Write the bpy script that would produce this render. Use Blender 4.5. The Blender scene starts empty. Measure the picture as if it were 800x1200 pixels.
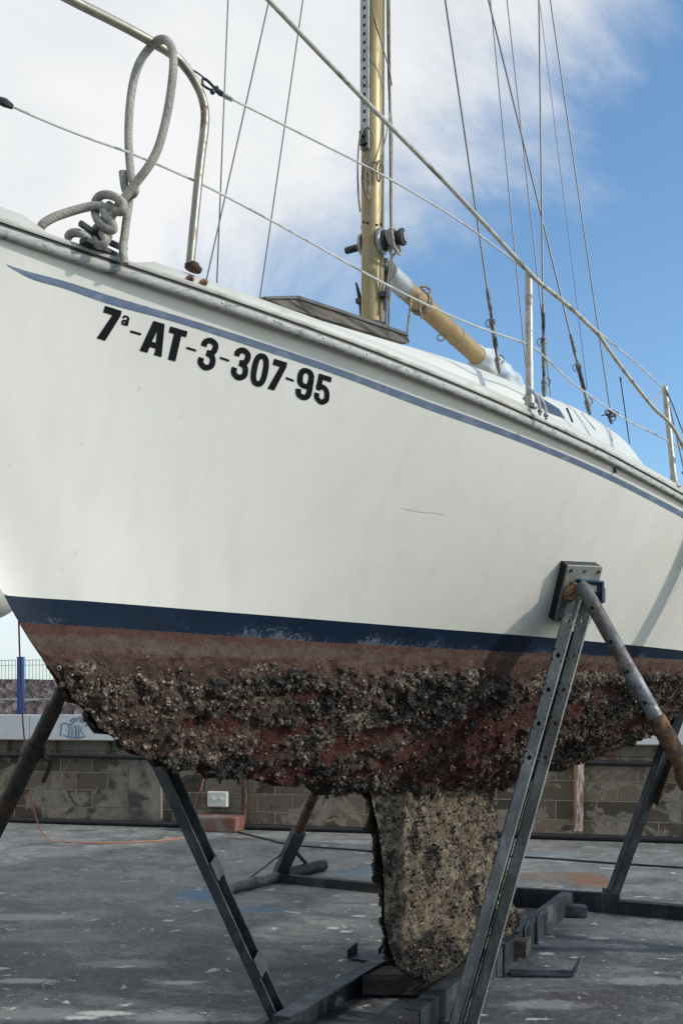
import bpy, math, random
import numpy as np
from mathutils import Vector, Matrix
from mathutils.bvhtree import BVHTree

random.seed(7)
rng = np.random.default_rng(11)
scene = bpy.context.scene
C = scene.collection

# ------------------------------------------------------------------ camera
EYE = 1.38
FPX, HOR = 1167.0, 832.0            # focal length and horizon of the 800x1200 photograph
cam_d = bpy.data.cameras.new('camera')
cam = bpy.data.objects.new('camera', cam_d)
C.objects.link(cam)
cam.location = (0, 0, EYE)
cam.rotation_euler = (math.radians(90), 0, 0)
cam_d.sensor_fit = 'HORIZONTAL'
cam_d.sensor_width = 24.0
cam_d.lens = 24.0 * FPX / 800.0
cam_d.shift_y = (HOR - 600.0) / 800.0
cam_d.clip_start = 0.05
cam_d.clip_end = 3000
scene.camera = cam

# ------------------------------------------------------------------ frames
TH = math.radians(34)
FX, FY = math.sin(TH), math.cos(TH)          # towards the stern
NX, NY = math.cos(TH), -math.sin(TH)         # towards port
BX, BY = -0.94, 2.7765                       # stem at the waterline
UP = 0.08


def W(s, v, z):
    return Vector((BX + FX * s + NX * v, BY + FY * s + NY * v, z))


def P(px, py, d):
    return Vector(((px - 400) / FPX * d, d, EYE + (HOR - py) / FPX * d))


def G(px, py, z=0.0):
    return P(px, py, (EYE - z) * FPX / (py - HOR))


def s_of(px, v):
    k = (px - 400) / FPX
    return (k * (BY + NY * v) - (BX + NX * v)) / (FX - k * FY)


def PV(px, py, v):
    s = s_of(px, v)
    return P(px, py, BY + FY * s + NY * v)


# ------------------------------------------------------------------ helpers
def pchip(xs, ys):
    xs = np.array(xs, float); ys = np.array(ys, float)
    h = np.diff(xs); d = np.diff(ys) / h
    m = np.zeros(len(xs)); m[0] = d[0]; m[-1] = d[-1]
    for i in range(1, len(xs) - 1):
        if d[i - 1] * d[i] > 0:
            w1 = 2 * h[i] + h[i - 1]; w2 = h[i] + 2 * h[i - 1]
            m[i] = (w1 + w2) / (w1 / d[i - 1] + w2 / d[i])

    def fn(x):
        x = np.asarray(x, float)
        i = np.clip(np.searchsorted(xs, x) - 1, 0, len(xs) - 2)
        t = (x - xs[i]) / h[i]
        t2 = t * t; t3 = t2 * t
        return ((2 * t3 - 3 * t2 + 1) * ys[i] + (t3 - 2 * t2 + t) * h[i] * m[i]
                + (-2 * t3 + 3 * t2) * ys[i + 1] + (t3 - t2) * h[i] * m[i + 1])
    return fn


def _hash(ix, iy, iz, seed):
    n = (ix * 374761393 + iy * 668265263 + iz * 2147483647 + seed * 974711) & 0xFFFFFFFF
    n = ((n ^ (n >> 13)) * 1274126177) & 0xFFFFFFFF
    n = ((n ^ (n >> 16)) * 2246822519) & 0xFFFFFFFF
    return ((n ^ (n >> 15)) & 0xFFFFFF) / float(0xFFFFFF)


def vnoise(p, seed=0):
    p = np.asarray(p, float)
    i = np.floor(p).astype(np.int64); f = p - i
    f = f * f * (3 - 2 * f)
    r = 0
    for dx in (0, 1):
        for dy in (0, 1):
            for dz in (0, 1):
                w = (f[:, 0] if dx else 1 - f[:, 0]) * (f[:, 1] if dy else 1 - f[:, 1]) * (f[:, 2] if dz else 1 - f[:, 2])
                r = r + w * _hash(i[:, 0] + dx, i[:, 1] + dy, i[:, 2] + dz, seed)
    return r


def fbm(p, oct=4, seed=0):
    r = 0; a = 0.5; t = 0
    for k in range(oct):
        r = r + a * vnoise(p * (2.03 ** k), seed + k); t += a; a *= 0.5
    return r / t


def sm(a, b, x):
    t = np.clip((x - a) / (b - a), 0, 1)
    return t * t * (3 - 2 * t)


def root_of(o):
    while o.parent is not None:
        o = o.parent
    return o


class MB:
    """collects geometry in world coordinates, links it as one mesh object"""

    def __init__(self):
        self.v = []; self.f = []; self.m = []

    def add(self, vs, fs, mi=0):
        b = len(self.v)
        self.v.extend([tuple(x) for x in vs])
        self.f.extend([tuple(i + b for i in f) for f in fs])
        self.m.extend([mi] * len(fs))

    def box(self, c, ax, ay, az, mi=0):
        """c centre; ax, ay, az half-extent vectors"""
        c, ax, ay, az = Vector(c), Vector(ax), Vector(ay), Vector(az)
        vs = [c + sx * ax + sy * ay + sz * az for sz in (-1, 1) for sy in (-1, 1) for sx in (-1, 1)]
        self.add(vs, [(0, 2, 3, 1), (4, 5, 7, 6), (0, 1, 5, 4), (2, 6, 7, 3), (0, 4, 6, 2), (1, 3, 7, 5)], mi)

    def bar(self, a, b, wx, wz, side=None, mi=0):
        """rectangular bar from a to b; wx full width along side, wz full width across"""
        a, b = Vector(a), Vector(b)
        t = (b - a).normalized()
        side = Vector(side) if side is not None else Vector((0, 0, 1)).cross(t)
        side = (side - t * side.dot(t)).normalized()
        n = t.cross(side)
        self.box((a + b) / 2, side * wx / 2, n * wz / 2, (b - a) / 2, mi)

    def tube(self, pts, r, seg=8, mi=0, smooth=0, cap=True, closed=False):
        pts = [Vector(p) for p in pts]
        if smooth:
            pts = catmull(pts, smooth, closed)
        n = len(pts)
        rs = r if isinstance(r, (list, tuple)) else None
        if rs is not None and len(rs) != n:
            rs = list(np.interp(np.linspace(0, 1, n), np.linspace(0, 1, len(rs)), rs))
        vs = []; nrm = None
        for i in range(n):
            if closed:
                t = pts[(i + 1) % n] - pts[i - 1]
            else:
                t = pts[min(i + 1, n - 1)] - pts[max(i - 1, 0)]
            t = t.normalized() if t.length > 1e-9 else Vector((0, 0, 1))
            if nrm is None:
                up = Vector((0, 0, 1)) if abs(t.z) < 0.9 else Vector((1, 0, 0))
                nrm = t.cross(up).normalized()
            nrm = (nrm - t * nrm.dot(t)).normalized()
            bn = t.cross(nrm)
            rr = rs[i] if rs is not None else r
            for k in range(seg):
                a = 2 * math.pi * k / seg
                vs.append(pts[i] + (nrm * math.cos(a) + bn * math.sin(a)) * rr)
        fs = []
        for i in range(n if closed else n - 1):
            j = (i + 1) % n
            for k in range(seg):
                l = (k + 1) % seg
                fs.append((i * seg + k, i * seg + l, j * seg + l, j * seg + k))
        if cap and not closed:
            fs.append(tuple(range(seg))[::-1]); fs.append(tuple((n - 1) * seg + k for k in range(seg)))
        self.add(vs, fs, mi)

    def lathe(self, o, axis, prof, seg=14, mi=0):
        """prof: (distance along axis, radius)"""
        o, axis = Vector(o), Vector(axis).normalized()
        up = Vector((0, 0, 1)) if abs(axis.z) < 0.9 else Vector((1, 0, 0))
        u = axis.cross(up).normalized(); w = axis.cross(u)
        vs = []
        for (h, r) in prof:
            for k in range(seg):
                a = 2 * math.pi * k / seg
                vs.append(o + axis * h + (u * math.cos(a) + w * math.sin(a)) * r)
        fs = []
        for i in range(len(prof) - 1):
            for k in range(seg):
                l = (k + 1) % seg
                fs.append((i * seg + k, i * seg + l, (i + 1) * seg + l, (i + 1) * seg + k))
        fs.append(tuple(range(seg))[::-1]); fs.append(tuple((len(prof) - 1) * seg + k for k in range(seg)))
        self.add(vs, fs, mi)

    def ball(self, c, r, mi=0, seg=10, ring=6):
        pr = [(-r * math.cos(math.pi * i / ring), max(1e-4, r * math.sin(math.pi * i / ring))) for i in range(ring + 1)]
        self.lathe(c, (0, 0, 1), pr, seg, mi)

    def grid(self, rows, mi=0, flip=False):
        """rows: list of equal-length lists of points"""
        nr, nc = len(rows), len(rows[0])
        vs = [p for r in rows for p in r]
        fs = []
        for i in range(nr - 1):
            for j in range(nc - 1):
                q = (i * nc + j, i * nc + j + 1, (i + 1) * nc + j + 1, (i + 1) * nc + j)
                fs.append(q[::-1] if flip else q)
        self.add(vs, fs, mi)

    def prism(self, poly, off, mi=0):
        """extrude a polygon of world points along off"""
        n = len(poly); off = Vector(off)
        vs = [Vector(p) for p in poly] + [Vector(p) + off for p in poly]
        fs = [tuple(range(n)), tuple(range(2 * n - 1, n - 1, -1))]
        fs += [(i, i + n, (i + 1) % n + n, (i + 1) % n) for i in range(n)]
        self.add(vs, fs, mi)

    def build(self, name, mats, parent=None, smooth=True, bevel=0, angle=40, fix=True):
        me = bpy.data.meshes.new(name)
        vs = self.v
        if parent is not None:
            inv = WORLD[root_of(parent).name].inverted()
            vs = [inv @ Vector(p) for p in vs]
        me.from_pydata([tuple(p) for p in vs], [], self.f)
        if not isinstance(mats, (list, tuple)):
            mats = [mats]
        for m in mats:
            me.materials.append(m)
        me.polygons.foreach_set('material_index', self.m)
        me.update()
        import bmesh
        bm = bmesh.new(); bm.from_mesh(me)
        if fix:
            bmesh.ops.recalc_face_normals(bm, faces=bm.faces)
        if bevel:
            bmesh.ops.bevel(bm, geom=[e for e in bm.edges if len(e.link_faces) == 2 and e.calc_face_angle(0) > 0.6], offset=bevel,
                            segments=2, affect='EDGES', profile=0.5, clamp_overlap=True)
        if smooth:
            ca = math.radians(angle)
            for e in bm.edges:
                if len(e.link_faces) == 2:
                    e.smooth = e.calc_face_angle(0) < ca
            for f in bm.faces:
                f.smooth = True
        bm.to_mesh(me); bm.free()
        o = bpy.data.objects.new(name, me)
        C.objects.link(o)
        if parent is not None:
            o.parent = parent
        else:
            WORLD[o.name] = Matrix.Identity(4)
        return o


WORLD = {}


def catmull(pts, n, closed=False):
    out = []
    m = len(pts)
    rngi = range(m if closed else m - 1)
    for i in rngi:
        if closed:
            p0, p1, p2, p3 = pts[i - 1], pts[i], pts[(i + 1) % m], pts[(i + 2) % m]
        else:
            p0, p1, p2, p3 = pts[max(i - 1, 0)], pts[i], pts[i + 1], pts[min(i + 2, m - 1)]
        for k in range(n):
            t = k / n
            out.append(0.5 * ((2 * p1) + (-p0 + p2) * t + (2 * p0 - 5 * p1 + 4 * p2 - p3) * t * t + (-p0 + 3 * p1 - 3 * p2 + p3) * t ** 3))
    if not closed:
        out.append(pts[-1])
    return out


def thing(name, label, cat, loc=(0, 0, 0), rotz=0.0, group=None):
    o = bpy.data.objects.new(name, None)
    C.objects.link(o)
    o.location = loc; o.rotation_euler = (0, 0, rotz)
    o.empty_display_size = 0.2
    tag(o, label, cat, group)
    WORLD[o.name] = Matrix.Translation(loc) @ Matrix.Rotation(rotz, 4, 'Z')
    return o


def tag(o, label=None, cat=None, group=None, kind=None):
    if label: o['label'] = label
    if cat: o['category'] = cat
    if group: o['group'] = group
    if kind: o['kind'] = kind
    return o


# ------------------------------------------------------------------ materials
class NT:
    def __init__(self, name):
        self.mat = bpy.data.materials.new(name)
        self.mat.use_nodes = True
        self.t = self.mat.node_tree
        self.bsdf = self.t.nodes['Principled BSDF']
        self.co = self.t.nodes.new('ShaderNodeTexCoord')

    def n(self, typ, **kw):
        nd = self.t.nodes.new(typ)
        for k, v in kw.items():
            setattr(nd, k, v)
        return nd

    def link(self, a, b):
        self.t.links.new(a, b)

    def mapping(self, scale=(1, 1, 1), rot=(0, 0, 0), loc=(0, 0, 0)):
        m = self.n('ShaderNodeMapping')
        m.inputs['Scale'].default_value = scale
        m.inputs['Rotation'].default_value = rot
        m.inputs['Location'].default_value = loc
        self.link(self.co.outputs['Object'], m.inputs['Vector'])
        return m.outputs['Vector']

    def noise(self, scale, detail=4, rough=0.6, vec=None, dist=0.0):
        nd = self.n('ShaderNodeTexNoise')
        nd.inputs['Scale'].default_value = scale
        nd.inputs['Detail'].default_value = detail
        nd.inputs['Roughness'].default_value = rough
        nd.inputs['Distortion'].default_value = dist
        self.link(vec if vec is not None else self.co.outputs['Object'], nd.inputs['Vector'])
        return nd.outputs['Fac']

    def voro(self, scale, vec=None, feature='F1', out='Distance'):
        nd = self.n('ShaderNodeTexVoronoi', feature=feature)
        nd.inputs['Scale'].default_value = scale
        self.link(vec if vec is not None else self.co.outputs['Object'], nd.inputs['Vector'])
        return nd.outputs[out]

    def ramp(self, fac, stops, interp='LINEAR'):
        nd = self.n('ShaderNodeValToRGB')
        cr = nd.color_ramp; cr.interpolation = interp
        while len(cr.elements) < len(stops):
            cr.elements.new(0.5)
        for e, (p, c) in zip(cr.elements, stops):
            e.position = p
            e.color = (c, c, c, 1) if isinstance(c, (int, float)) else (*c, 1)
        self.link(fac, nd.inputs['Fac'])
        return nd.outputs['Color']

    def mix(self, fac, a, b, mode='MIX'):
        nd = self.n('ShaderNodeMix', data_type='RGBA', blend_type=mode)
        for sock, val in ((nd.inputs[0], fac), (nd.inputs[6], a), (nd.inputs[7], b)):
            if isinstance(val, (int, float)):
                sock.default_value = val if sock.type == 'VALUE' else (val, val, val, 1)
            elif isinstance(val, tuple):
                sock.default_value = (*val, 1)
            else:
                self.link(val, sock)
        return nd.outputs[2]

    def math(self, op, a, b=0.0, clamp=False):
        nd = self.n('ShaderNodeMath', operation=op, use_clamp=clamp)
        for sock, val in zip(nd.inputs, (a, b)):
            if isinstance(val, (int, float)):
                sock.default_value = val
            else:
                self.link(val, sock)
        return nd.outputs[0]

    def bump(self, h, strength=0.3, dist=0.01, prev=None):
        nd = self.n('ShaderNodeBump')
        nd.inputs['Strength'].default_value = strength
        nd.inputs['Distance'].default_value = dist
        self.link(h, nd.inputs['Height'])
        if prev is not None:
            self.link(prev, nd.inputs['Normal'])
        return nd.outputs['Normal']

    def sep(self, vec=None):
        nd = self.n('ShaderNodeSeparateXYZ')
        self.link(vec if vec is not None else self.co.outputs['Object'], nd.inputs[0])
        return nd.outputs

    def out(self, col=None, rough=None, normal=None, metal=None, spec=None):
        for key, val in (('Base Color', col), ('Roughness', rough), ('Normal', normal), ('Metallic', metal), ('Specular IOR Level', spec)):
            if val is None:
                continue
            s = self.bsdf.inputs[key]
            if isinstance(val, (int, float)):
                s.default_value = val
            elif isinstance(val, tuple):
                s.default_value = (*val, 1)
            else:
                self.link(val, s)
        return self.mat


def simple(name, col, rough=0.5, metal=0.0, var=0.25, scale=8.0, bump=0.15, bdist=0.003, col2=None, amt=0.5, spec=None, stretch=(1, 1, 1)):
    """weathered surface: col varied by noise, with patches of col2 over about amt of it"""
    t = NT(name)
    vec = t.mapping(stretch)
    n1 = t.noise(scale, 6, 0.65, vec)
    hi = tuple(min(1, c * (1 + var)) for c in col); lo = tuple(c * (1 - var) for c in col)
    c = t.ramp(n1, [(0.3, lo), (0.7, hi)])
    rg = rough
    if col2:
        n2 = t.noise(scale * 0.45, 8, 0.7, vec, 0.4)
        m = t.ramp(n2, [(0.62 - 0.3 * amt, 0.0), (0.72 - 0.3 * amt, 1.0)])
        c = t.mix(m, c, col2)
        rg = t.mix(m, rough, min(1, rough + 0.3))
    nf = t.noise(scale * 6, 5, 0.7, vec)
    return t.out(c, rg, t.bump(nf, bump, bdist), metal, spec)


M = {}
M['gelcoat'] = None
# white topsides: faint yellowing, vertical grime and scuffs
t = NT('weathered_white_gelcoat')
n1 = t.noise(1.3, 4, 0.55)
c = t.ramp(n1, [(0.3, (0.665, 0.622, 0.555)), (0.7, (0.725, 0.688, 0.63))])
vs_ = t.mapping((9, 9, 0.5))
stre = t.ramp(t.noise(1.0, 6, 0.6, vs_), [(0.50, 0.0), (0.80, 0.42)])
c = t.mix(stre, c, (0.53, 0.51, 0.45))
sp = t.ramp(t.noise(38, 3, 0.5), [(0.70, 0.0), (0.76, 0.6)])
c = t.mix(sp, c, (0.52, 0.48, 0.40))
scv = t.mapping((2.2, 2.2, 26), (0, 0.12, 0))
scr = t.ramp(t.noise(1.6, 3, 0.5, scv), [(0.74, 0.0), (0.77, 0.45)])
c = t.mix(scr, c, (0.55, 0.50, 0.38))
rg = t.ramp(t.noise(6, 5, 0.6), [(0.3, 0.20), (0.7, 0.34)])
M['gelcoat'] = t.out(c, rg, t.bump(t.noise(2.2, 2, 0.4), 0.10, 0.02), 0.0, 0.4)
M['deck_white'] = simple('deck_white_gelcoat', (0.53, 0.52, 0.48), 0.45, var=0.05, scale=5, bump=0.05, col2=(0.5, 0.47, 0.41), amt=0.12)
M['bulwark'] = simple('dull_white_bulwark', (0.43, 0.425, 0.39), 0.5, var=0.06, scale=7, bump=0.08, col2=(0.34, 0.32, 0.27), amt=0.2, stretch=(0.5, 0.5, 2))
M['rail_grey'] = simple('weathered_rail_alloy', (0.37, 0.355, 0.325), 0.6, 0.0, 0.25, 90, 0.4, 0.003, (0.16, 0.15, 0.13), 0.30, stretch=(0.6, 0.6, 1.6))
M['rail_lip'] = simple('dirty_white_rail_lip', (0.40, 0.38, 0.34), 0.55, 0, 0.25, 26, 0.2, 0.002, (0.16, 0.14, 0.11), 0.3, stretch=(0.4, 0.4, 2))
M['black_rubber'] = simple('black_rubber', (0.012, 0.012, 0.012), 0.6, 0, 0.3, 30, 0.2)
M['boot_blue'] = None
t = NT('scuffed_navy_boot_stripe')
c = t.ramp(t.noise(7, 5, 0.6), [(0.3, (0.0014, 0.0068, 0.019)), (0.7, (0.003, 0.0135, 0.034))])
sc = t.mapping((3.0, 3.0, 30))
sx = t.sep()
mrb = t.n('ShaderNodeMapRange'); mrb.inputs['From Min'].default_value = 1.70; mrb.inputs['From Max'].default_value = 1.622
t.link(sx[2], mrb.inputs['Value'])
ns_ = t.math('ADD', t.math('ADD', t.math('MULTIPLY', t.noise(2.4, 5, 0.6), .6), t.math('MULTIPLY', t.noise(55, 8, 0.8, t.mapping((1, 1, 1.6))), .5)), t.math('MULTIPLY', mrb.outputs[0], .12))
m1 = t.ramp(ns_, [(0.665, 0.0), (0.74, 0.75)])
c = t.mix(m1, c, (0.15, 0.18, 0.235))
c = t.mix(t.ramp(t.math('ADD', ns_, t.math('MULTIPLY', mrb.outputs[0], .10)), [(0.76, 0.0), (0.84, .7)]), c, (0.10, 0.075, 0.06))
vert = t.mapping((40, 40, 2.0))
c = t.mix(t.ramp(t.noise(1.0, 4, 0.6, vert), [(0.5, 0.0), (0.9, 0.3)]), c, (0.018, 0.032, 0.065))
M['boot_blue'] = t.out(c, 0.5, None, 0, 0.22)
M['cove_blue'] = simple('faded_blue_stripe', (0.105, 0.14, 0.215), 0.5, 0, 0.14, 30, 0.05, 0.001, (0.17, 0.205, 0.28), 0.35, stretch=(1, 1, 2))
M['letter_black'] = simple('black_vinyl_lettering', (0.006, 0.006, 0.008), 0.6, 0, 0.2, 20, 0.05, spec=0.12)
M['wood_grey'] = simple('weathered_grey_teak', (0.135, 0.115, 0.095), 0.85, 0, 0.45, 5, 0.8, 0.006, (0.03, 0.027, 0.024), 0.45, stretch=(0.8, 6, 14))
M['wood_top'] = simple('dark_teak_edge', (0.085, 0.085, 0.08), 0.8, 0, 0.3, 9, 0.5, 0.003)
M['gold_alloy'] = simple('gold_anodised_alloy', (0.285, 0.225, 0.115), 0.45, 0.35, 0.10, 4, 0.06, 0.001, (0.21, 0.16, 0.08), 0.35, stretch=(4, 4, 0.5))
M['boom_gold'] = simple('gold_anodised_boom', (0.33, 0.225, 0.105), 0.48, 0.35, 0.14, 6, 0.08, 0.001, (0.22, 0.14, 0.065), 0.3)
M['grey_alloy'] = simple('dull_grey_alloy', (0.36, 0.37, 0.38), 0.5, 0.5, 0.2, 14, 0.1, 0.001, (0.17, 0.17, 0.17), 0.3)
M['rig_metal'] = simple('dull_rigging_bronze', (0.17, 0.165, 0.15), 0.5, 0.5, 0.4, 30, 0.2, 0.001, (0.05, 0.048, 0.045), 0.45)
M['dark_metal'] = simple('dark_oxidised_metal', (0.05, 0.055, 0.058), 0.5, 0.5, 0.35, 20, 0.2, 0.001, (0.02, 0.02, 0.02), 0.3)
M['chrome'] = simple('pitted_stainless_tube', (0.29, 0.255, 0.21), 0.38, 0.7, 0.2, 30, 0.12, 0.001, (0.18, 0.135, 0.09), 0.38)
M['steel_rod'] = simple('dull_stainless_tube', (0.36, 0.34, 0.30), 0.45, 0.4, 0.2, 25, 0.15, 0.001, (0.24, 0.20, 0.15), 0.35)
M['wire'] = simple('grey_rigging_wire', (0.10, 0.105, 0.115), 0.5, 0.4, 0.2, 40, 0.1)
M['wire_pale'] = simple('white_coated_wire', (0.50, 0.49, 0.46), 0.55, 0.0, 0.18, 30, 0.1, 0.001, (0.28, 0.26, 0.23), 0.3)
M['line_sheath'] = simple('grubby_cream_rope', (0.42, 0.395, 0.33), 0.8, 0, 0.22, 45, 0.5, 0.002, (0.22, 0.195, 0.15), 0.35)
t = NT('grey_braided_rope')
br = t.noise(220, 2, 0.5)
c = t.ramp(t.noise(24, 5, 0.7), [(0.3, (0.25, 0.228, 0.195)), (0.72, (0.50, 0.468, 0.41))])
c = t.mix(t.ramp(br, [(0.35, 0.5), (0.6, 0.0)]), c, (0.13, 0.115, 0.095))
M['rope'] = t.out(c, 0.9, t.bump(br, 0.7, 0.003), 0, 0.2)
M['rope_brown'] = simple('brown_weathered_rope', (0.20, 0.16, 0.115), 0.9, 0, 0.4, 50, 0.6, 0.003, (0.35, 0.32, 0.27), 0.3)
M['rust'] = simple('rusty_iron', (0.105, 0.058, 0.034), 0.8, 0.2, 0.4, 25, 0.5, 0.003, (0.035, 0.024, 0.019), 0.42)
M['rust_sleeve'] = simple('dark_orange_rust', (0.115, 0.058, 0.026), 0.8, 0.1, 0.4, 30, 0.5, 0.003, (0.04, 0.027, 0.02), 0.45)
M['rust_orange'] = simple('orange_rust', (0.22, 0.125, 0.058), 0.85, 0, 0.4, 40, 0.5, 0.003, (0.10, 0.06, 0.035), 0.35)
M['sail_cloth'] = simple('pale_blue_sail_cover', (0.47, 0.48, 0.48), 0.8, 0, 0.18, 12, 0.3, 0.006, (0.30, 0.38, 0.50), 0.35)
M['window'] = simple('smoked_window', (0.045, 0.055, 0.075), 0.12, 0, 0.2, 10, 0.0)
M['pvc_white'] = simple('white_vinyl_fender', (0.74, 0.72, 0.66), 0.4, 0, 0.05, 6, 0.05, 0.002, (0.55, 0.52, 0.45), 0.15)
M['orange'] = simple('orange_cable_sheath', (0.42, 0.17, 0.09), 0.6, 0, 0.2, 10, 0.05)
M['black_cable'] = simple('black_cable_sheath', (0.012, 0.012, 0.013), 0.5, 0, 0.2, 10, 0.05)


def steel(name, base, pale, rustamt, streak=(7, 7, 0.8), metal=0.35):
    t = NT(name)
    a = t.noise(5, 8, 0.7)
    c = t.ramp(a, [(0.3, tuple(x * 0.55 for x in base)), (0.52, base), (0.72, pale)])
    st = t.mapping(streak)
    c = t.mix(t.ramp(t.noise(2.5, 6, 0.7, st), [(0.52, 0.0), (0.70, 0.75)]), c, pale)
    r1 = t.ramp(t.noise(9, 9, 0.75, None, 0.5), [(0.66 - rustamt, 0.0), (0.74 - rustamt, 0.9)])
    c = t.mix(r1, c, (0.075, 0.044, 0.028))
    c = t.mix(t.ramp(t.noise(60, 4, 0.7), [(0.62, 0.0), (0.7, 0.6)]), c, tuple(min(1, x * 1.8) for x in pale))
    rg = t.ramp(t.noise(14, 5, 0.6), [(0.3, 0.38), (0.7, 0.7)])
    return t.out(c, rg, t.bump(t.noise(45, 6, 0.7), 0.35, 0.002), metal)


M['galv'] = steel('galvanised_grey_steel', (0.062, 0.068, 0.075), (0.145, 0.153, 0.162), 0.03)
M['galv_dark'] = steel('dark_painted_steel', (0.024, 0.027, 0.031), (0.07, 0.076, 0.083), 0.05)
M['galv_plate'] = steel('bare_steel_plate', (0.26, 0.255, 0.235), (0.36, 0.355, 0.34), 0.04)
M['galv_rust'] = steel('rust_stained_tube', (0.115, 0.12, 0.125), (0.26, 0.265, 0.27), 0.15, (12, 12, 1))
M['dark_tube'] = steel('dark_stained_tube', (0.024, 0.024, 0.023), (0.075, 0.077, 0.077), 0.16, (12, 12, 1))
M['blue_steel'] = steel('worn_blue_bracket', (0.045, 0.085, 0.14), (0.16, 0.20, 0.25), 0.06)
M['hole'] = simple('dark_hole', (0.006, 0.006, 0.006), 0.9, 0, 0.1, 5, 0.0)
M['timber'] = simple('old_brown_timber', (0.075, 0.055, 0.038), 0.9, 0, 0.45, 6, 0.9, 0.006, (0.035, 0.028, 0.022), 0.45, stretch=(0.6, 6, 8))
M['plank_pale'] = simple('peeling_pale_plank', (0.62, 0.49, 0.42), 0.85, 0, 0.3, 7, 0.7, 0.006, (0.22, 0.115, 0.075), 0.5, stretch=(6, 6, 1))

# fouled antifouling below the waterline (object frame: x aft, z height)
def fouled(name, keel=False):
    t = NT(name)
    at = t.n('ShaderNodeAttribute', attribute_name='growth')
    sp_ = t.n('ShaderNodeSeparateColor'); t.link(at.outputs['Color'], sp_.inputs[0])
    mus, bar, red = sp_.outputs[0], sp_.outputs[1], sp_.outputs[2]
    fine = t.noise(55, 8, 0.75)
    mid = t.noise(14, 8, 0.75, None, 0.6)
    fl = t.mapping((2.2, 9, 9))
    flow = t.noise(3.0, 7, 0.7, fl)
    if keel:
        base = t.ramp(mid, [(0.32, (0.045, 0.033, 0.023)), (0.46, (0.135, 0.100, 0.067)), (0.62, (0.34, 0.272, 0.195))])
        dk = t.mapping((11, 11, 9))
        base = t.mix(t.ramp(t.noise(1.6, 7, 0.75, dk), [(0.53, 0.0), (0.62, 0.9)]), base, (0.026, 0.020, 0.015))
    else:
        base = t.ramp(mid, [(0.30, (0.018, 0.011, 0.010)), (0.50, (0.078, 0.044, 0.034)), (0.70, (0.17, 0.120, 0.090))])
    redc = t.ramp(t.noise(20, 6, 0.7), [(0.3, (0.040, 0.010, 0.009)), (0.7, (0.098, 0.026, 0.021))])
    redt = t.ramp(t.noise(24, 7, 0.75, t.mapping((2, 2, 1))), [(0.3, (0.095, 0.042, 0.034)), (0.7, (0.185, 0.095, 0.076))])
    slime = t.ramp(t.noise(26, 7, 0.75), [(0.3, (0.10, 0.064, 0.048)), (0.7, (0.215, 0.160, 0.120))])
    rm = t.ramp(t.math('ADD', red, t.math('MULTIPLY', t.math('SUBTRACT', flow, 0.5), 1.3)), [(0.45, 0.0), (0.60, 1.0)])
    c = t.mix(rm, base, redc)
    at2 = t.n('ShaderNodeAttribute', attribute_name='zones')
    sp2 = t.n('ShaderNodeSeparateColor'); t.link(at2.outputs['Color'], sp2.inputs[0])
    wob = t.math('MULTIPLY', t.math('SUBTRACT', t.noise(15, 9, 0.8, t.mapping((1, 1, 2.2))), 0.5), 2.6)
    zs = t.ramp(t.math('ADD', sp2.outputs[0], wob), [(0.42, 0.0), (0.60, 1.0)])      # slime strip
    zr = t.ramp(t.math('ADD', sp2.outputs[1], wob), [(0.42, 0.0), (0.58, 1.0)])      # clean red strip
    c = t.mix(zr, c, redt)
    c = t.mix(zs, c, slime)
    mm = t.ramp(t.math('ADD', mus, t.math('MULTIPLY', t.math('SUBTRACT', mid, 0.5), 1.5)), [(0.62, 0.0), (0.76, 0.92)])
    c = t.mix(mm, c, t.ramp(fine, [(0.35, (0.012, 0.011, 0.011)), (0.7, (0.065, 0.058, 0.050))]))
    bm_ = t.ramp(t.math('ADD', bar, t.math('MULTIPLY', t.math('SUBTRACT', fine, 0.5), 2.2)), [(0.62, 0.0), (0.78, 0.8)])
    c = t.mix(bm_, c, (0.40, 0.345, 0.27))
    ck = t.n('ShaderNodeMix', data_type='FLOAT'); t.link(sp2.outputs[2], ck.inputs[0]); ck.inputs[2].default_value = 1.0 if keel else 0.0; ck.inputs[3].default_value = 1.0
    cr_ = ck.outputs[0]
    c = t.mix(t.math('MULTIPLY', cr_, t.ramp(t.noise(75, 7, 0.85), [(0.56, 0.0), (0.63, 0.8)])), c, (0.26, 0.205, 0.15))
    c = t.mix(t.math('MULTIPLY', cr_, t.ramp(t.noise(62, 7, 0.85, t.mapping((1, 1, 1), (0, 0, 0), (3, 1, 7))), [(0.54, 0.0), (0.61, 0.9)])), c, (0.014, 0.011, 0.010))
    c = t.mix(t.math('MULTIPLY', cr_, t.ramp(t.noise(120, 3, 0.6, t.mapping((1, 1, 1), (0, 0, 0), (9, 4, 2))), [(0.68, 0.0), (0.72, 0.9)])), c, (0.55, 0.51, 0.43))
    c = t.mix(t.ramp(t.noise(150, 4, 0.7), [(0.60, 0.0), (0.68, 0.55)]), c, (0.02, 0.017, 0.014))
    nb = t.bump(t.noise(48, 9, 0.85), 1.0, 0.022)
    nb = t.bump(t.voro(95), 0.5, 0.006, nb)
    return t.out(c, 0.9, nb, 0, 0.2)


M['fouling'] = fouled('fouled_antifouling')
M['keel_fouling'] = fouled('fouled_keel', True)


def shells(name, stops, scale=70, rough=0.8):
    t = NT(name)
    c = t.ramp(t.noise(scale, 3, 0.6), stops)
    c = t.mix(t.ramp(t.noise(200, 3, 0.6), [(0.5, 0.0), (0.68, 0.45)]), c, (0.05, 0.04, 0.03))
    return t.out(c, rough, t.bump(t.noise(260, 3, 0.6), 0.4, 0.002), 0, 0.25)


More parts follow.
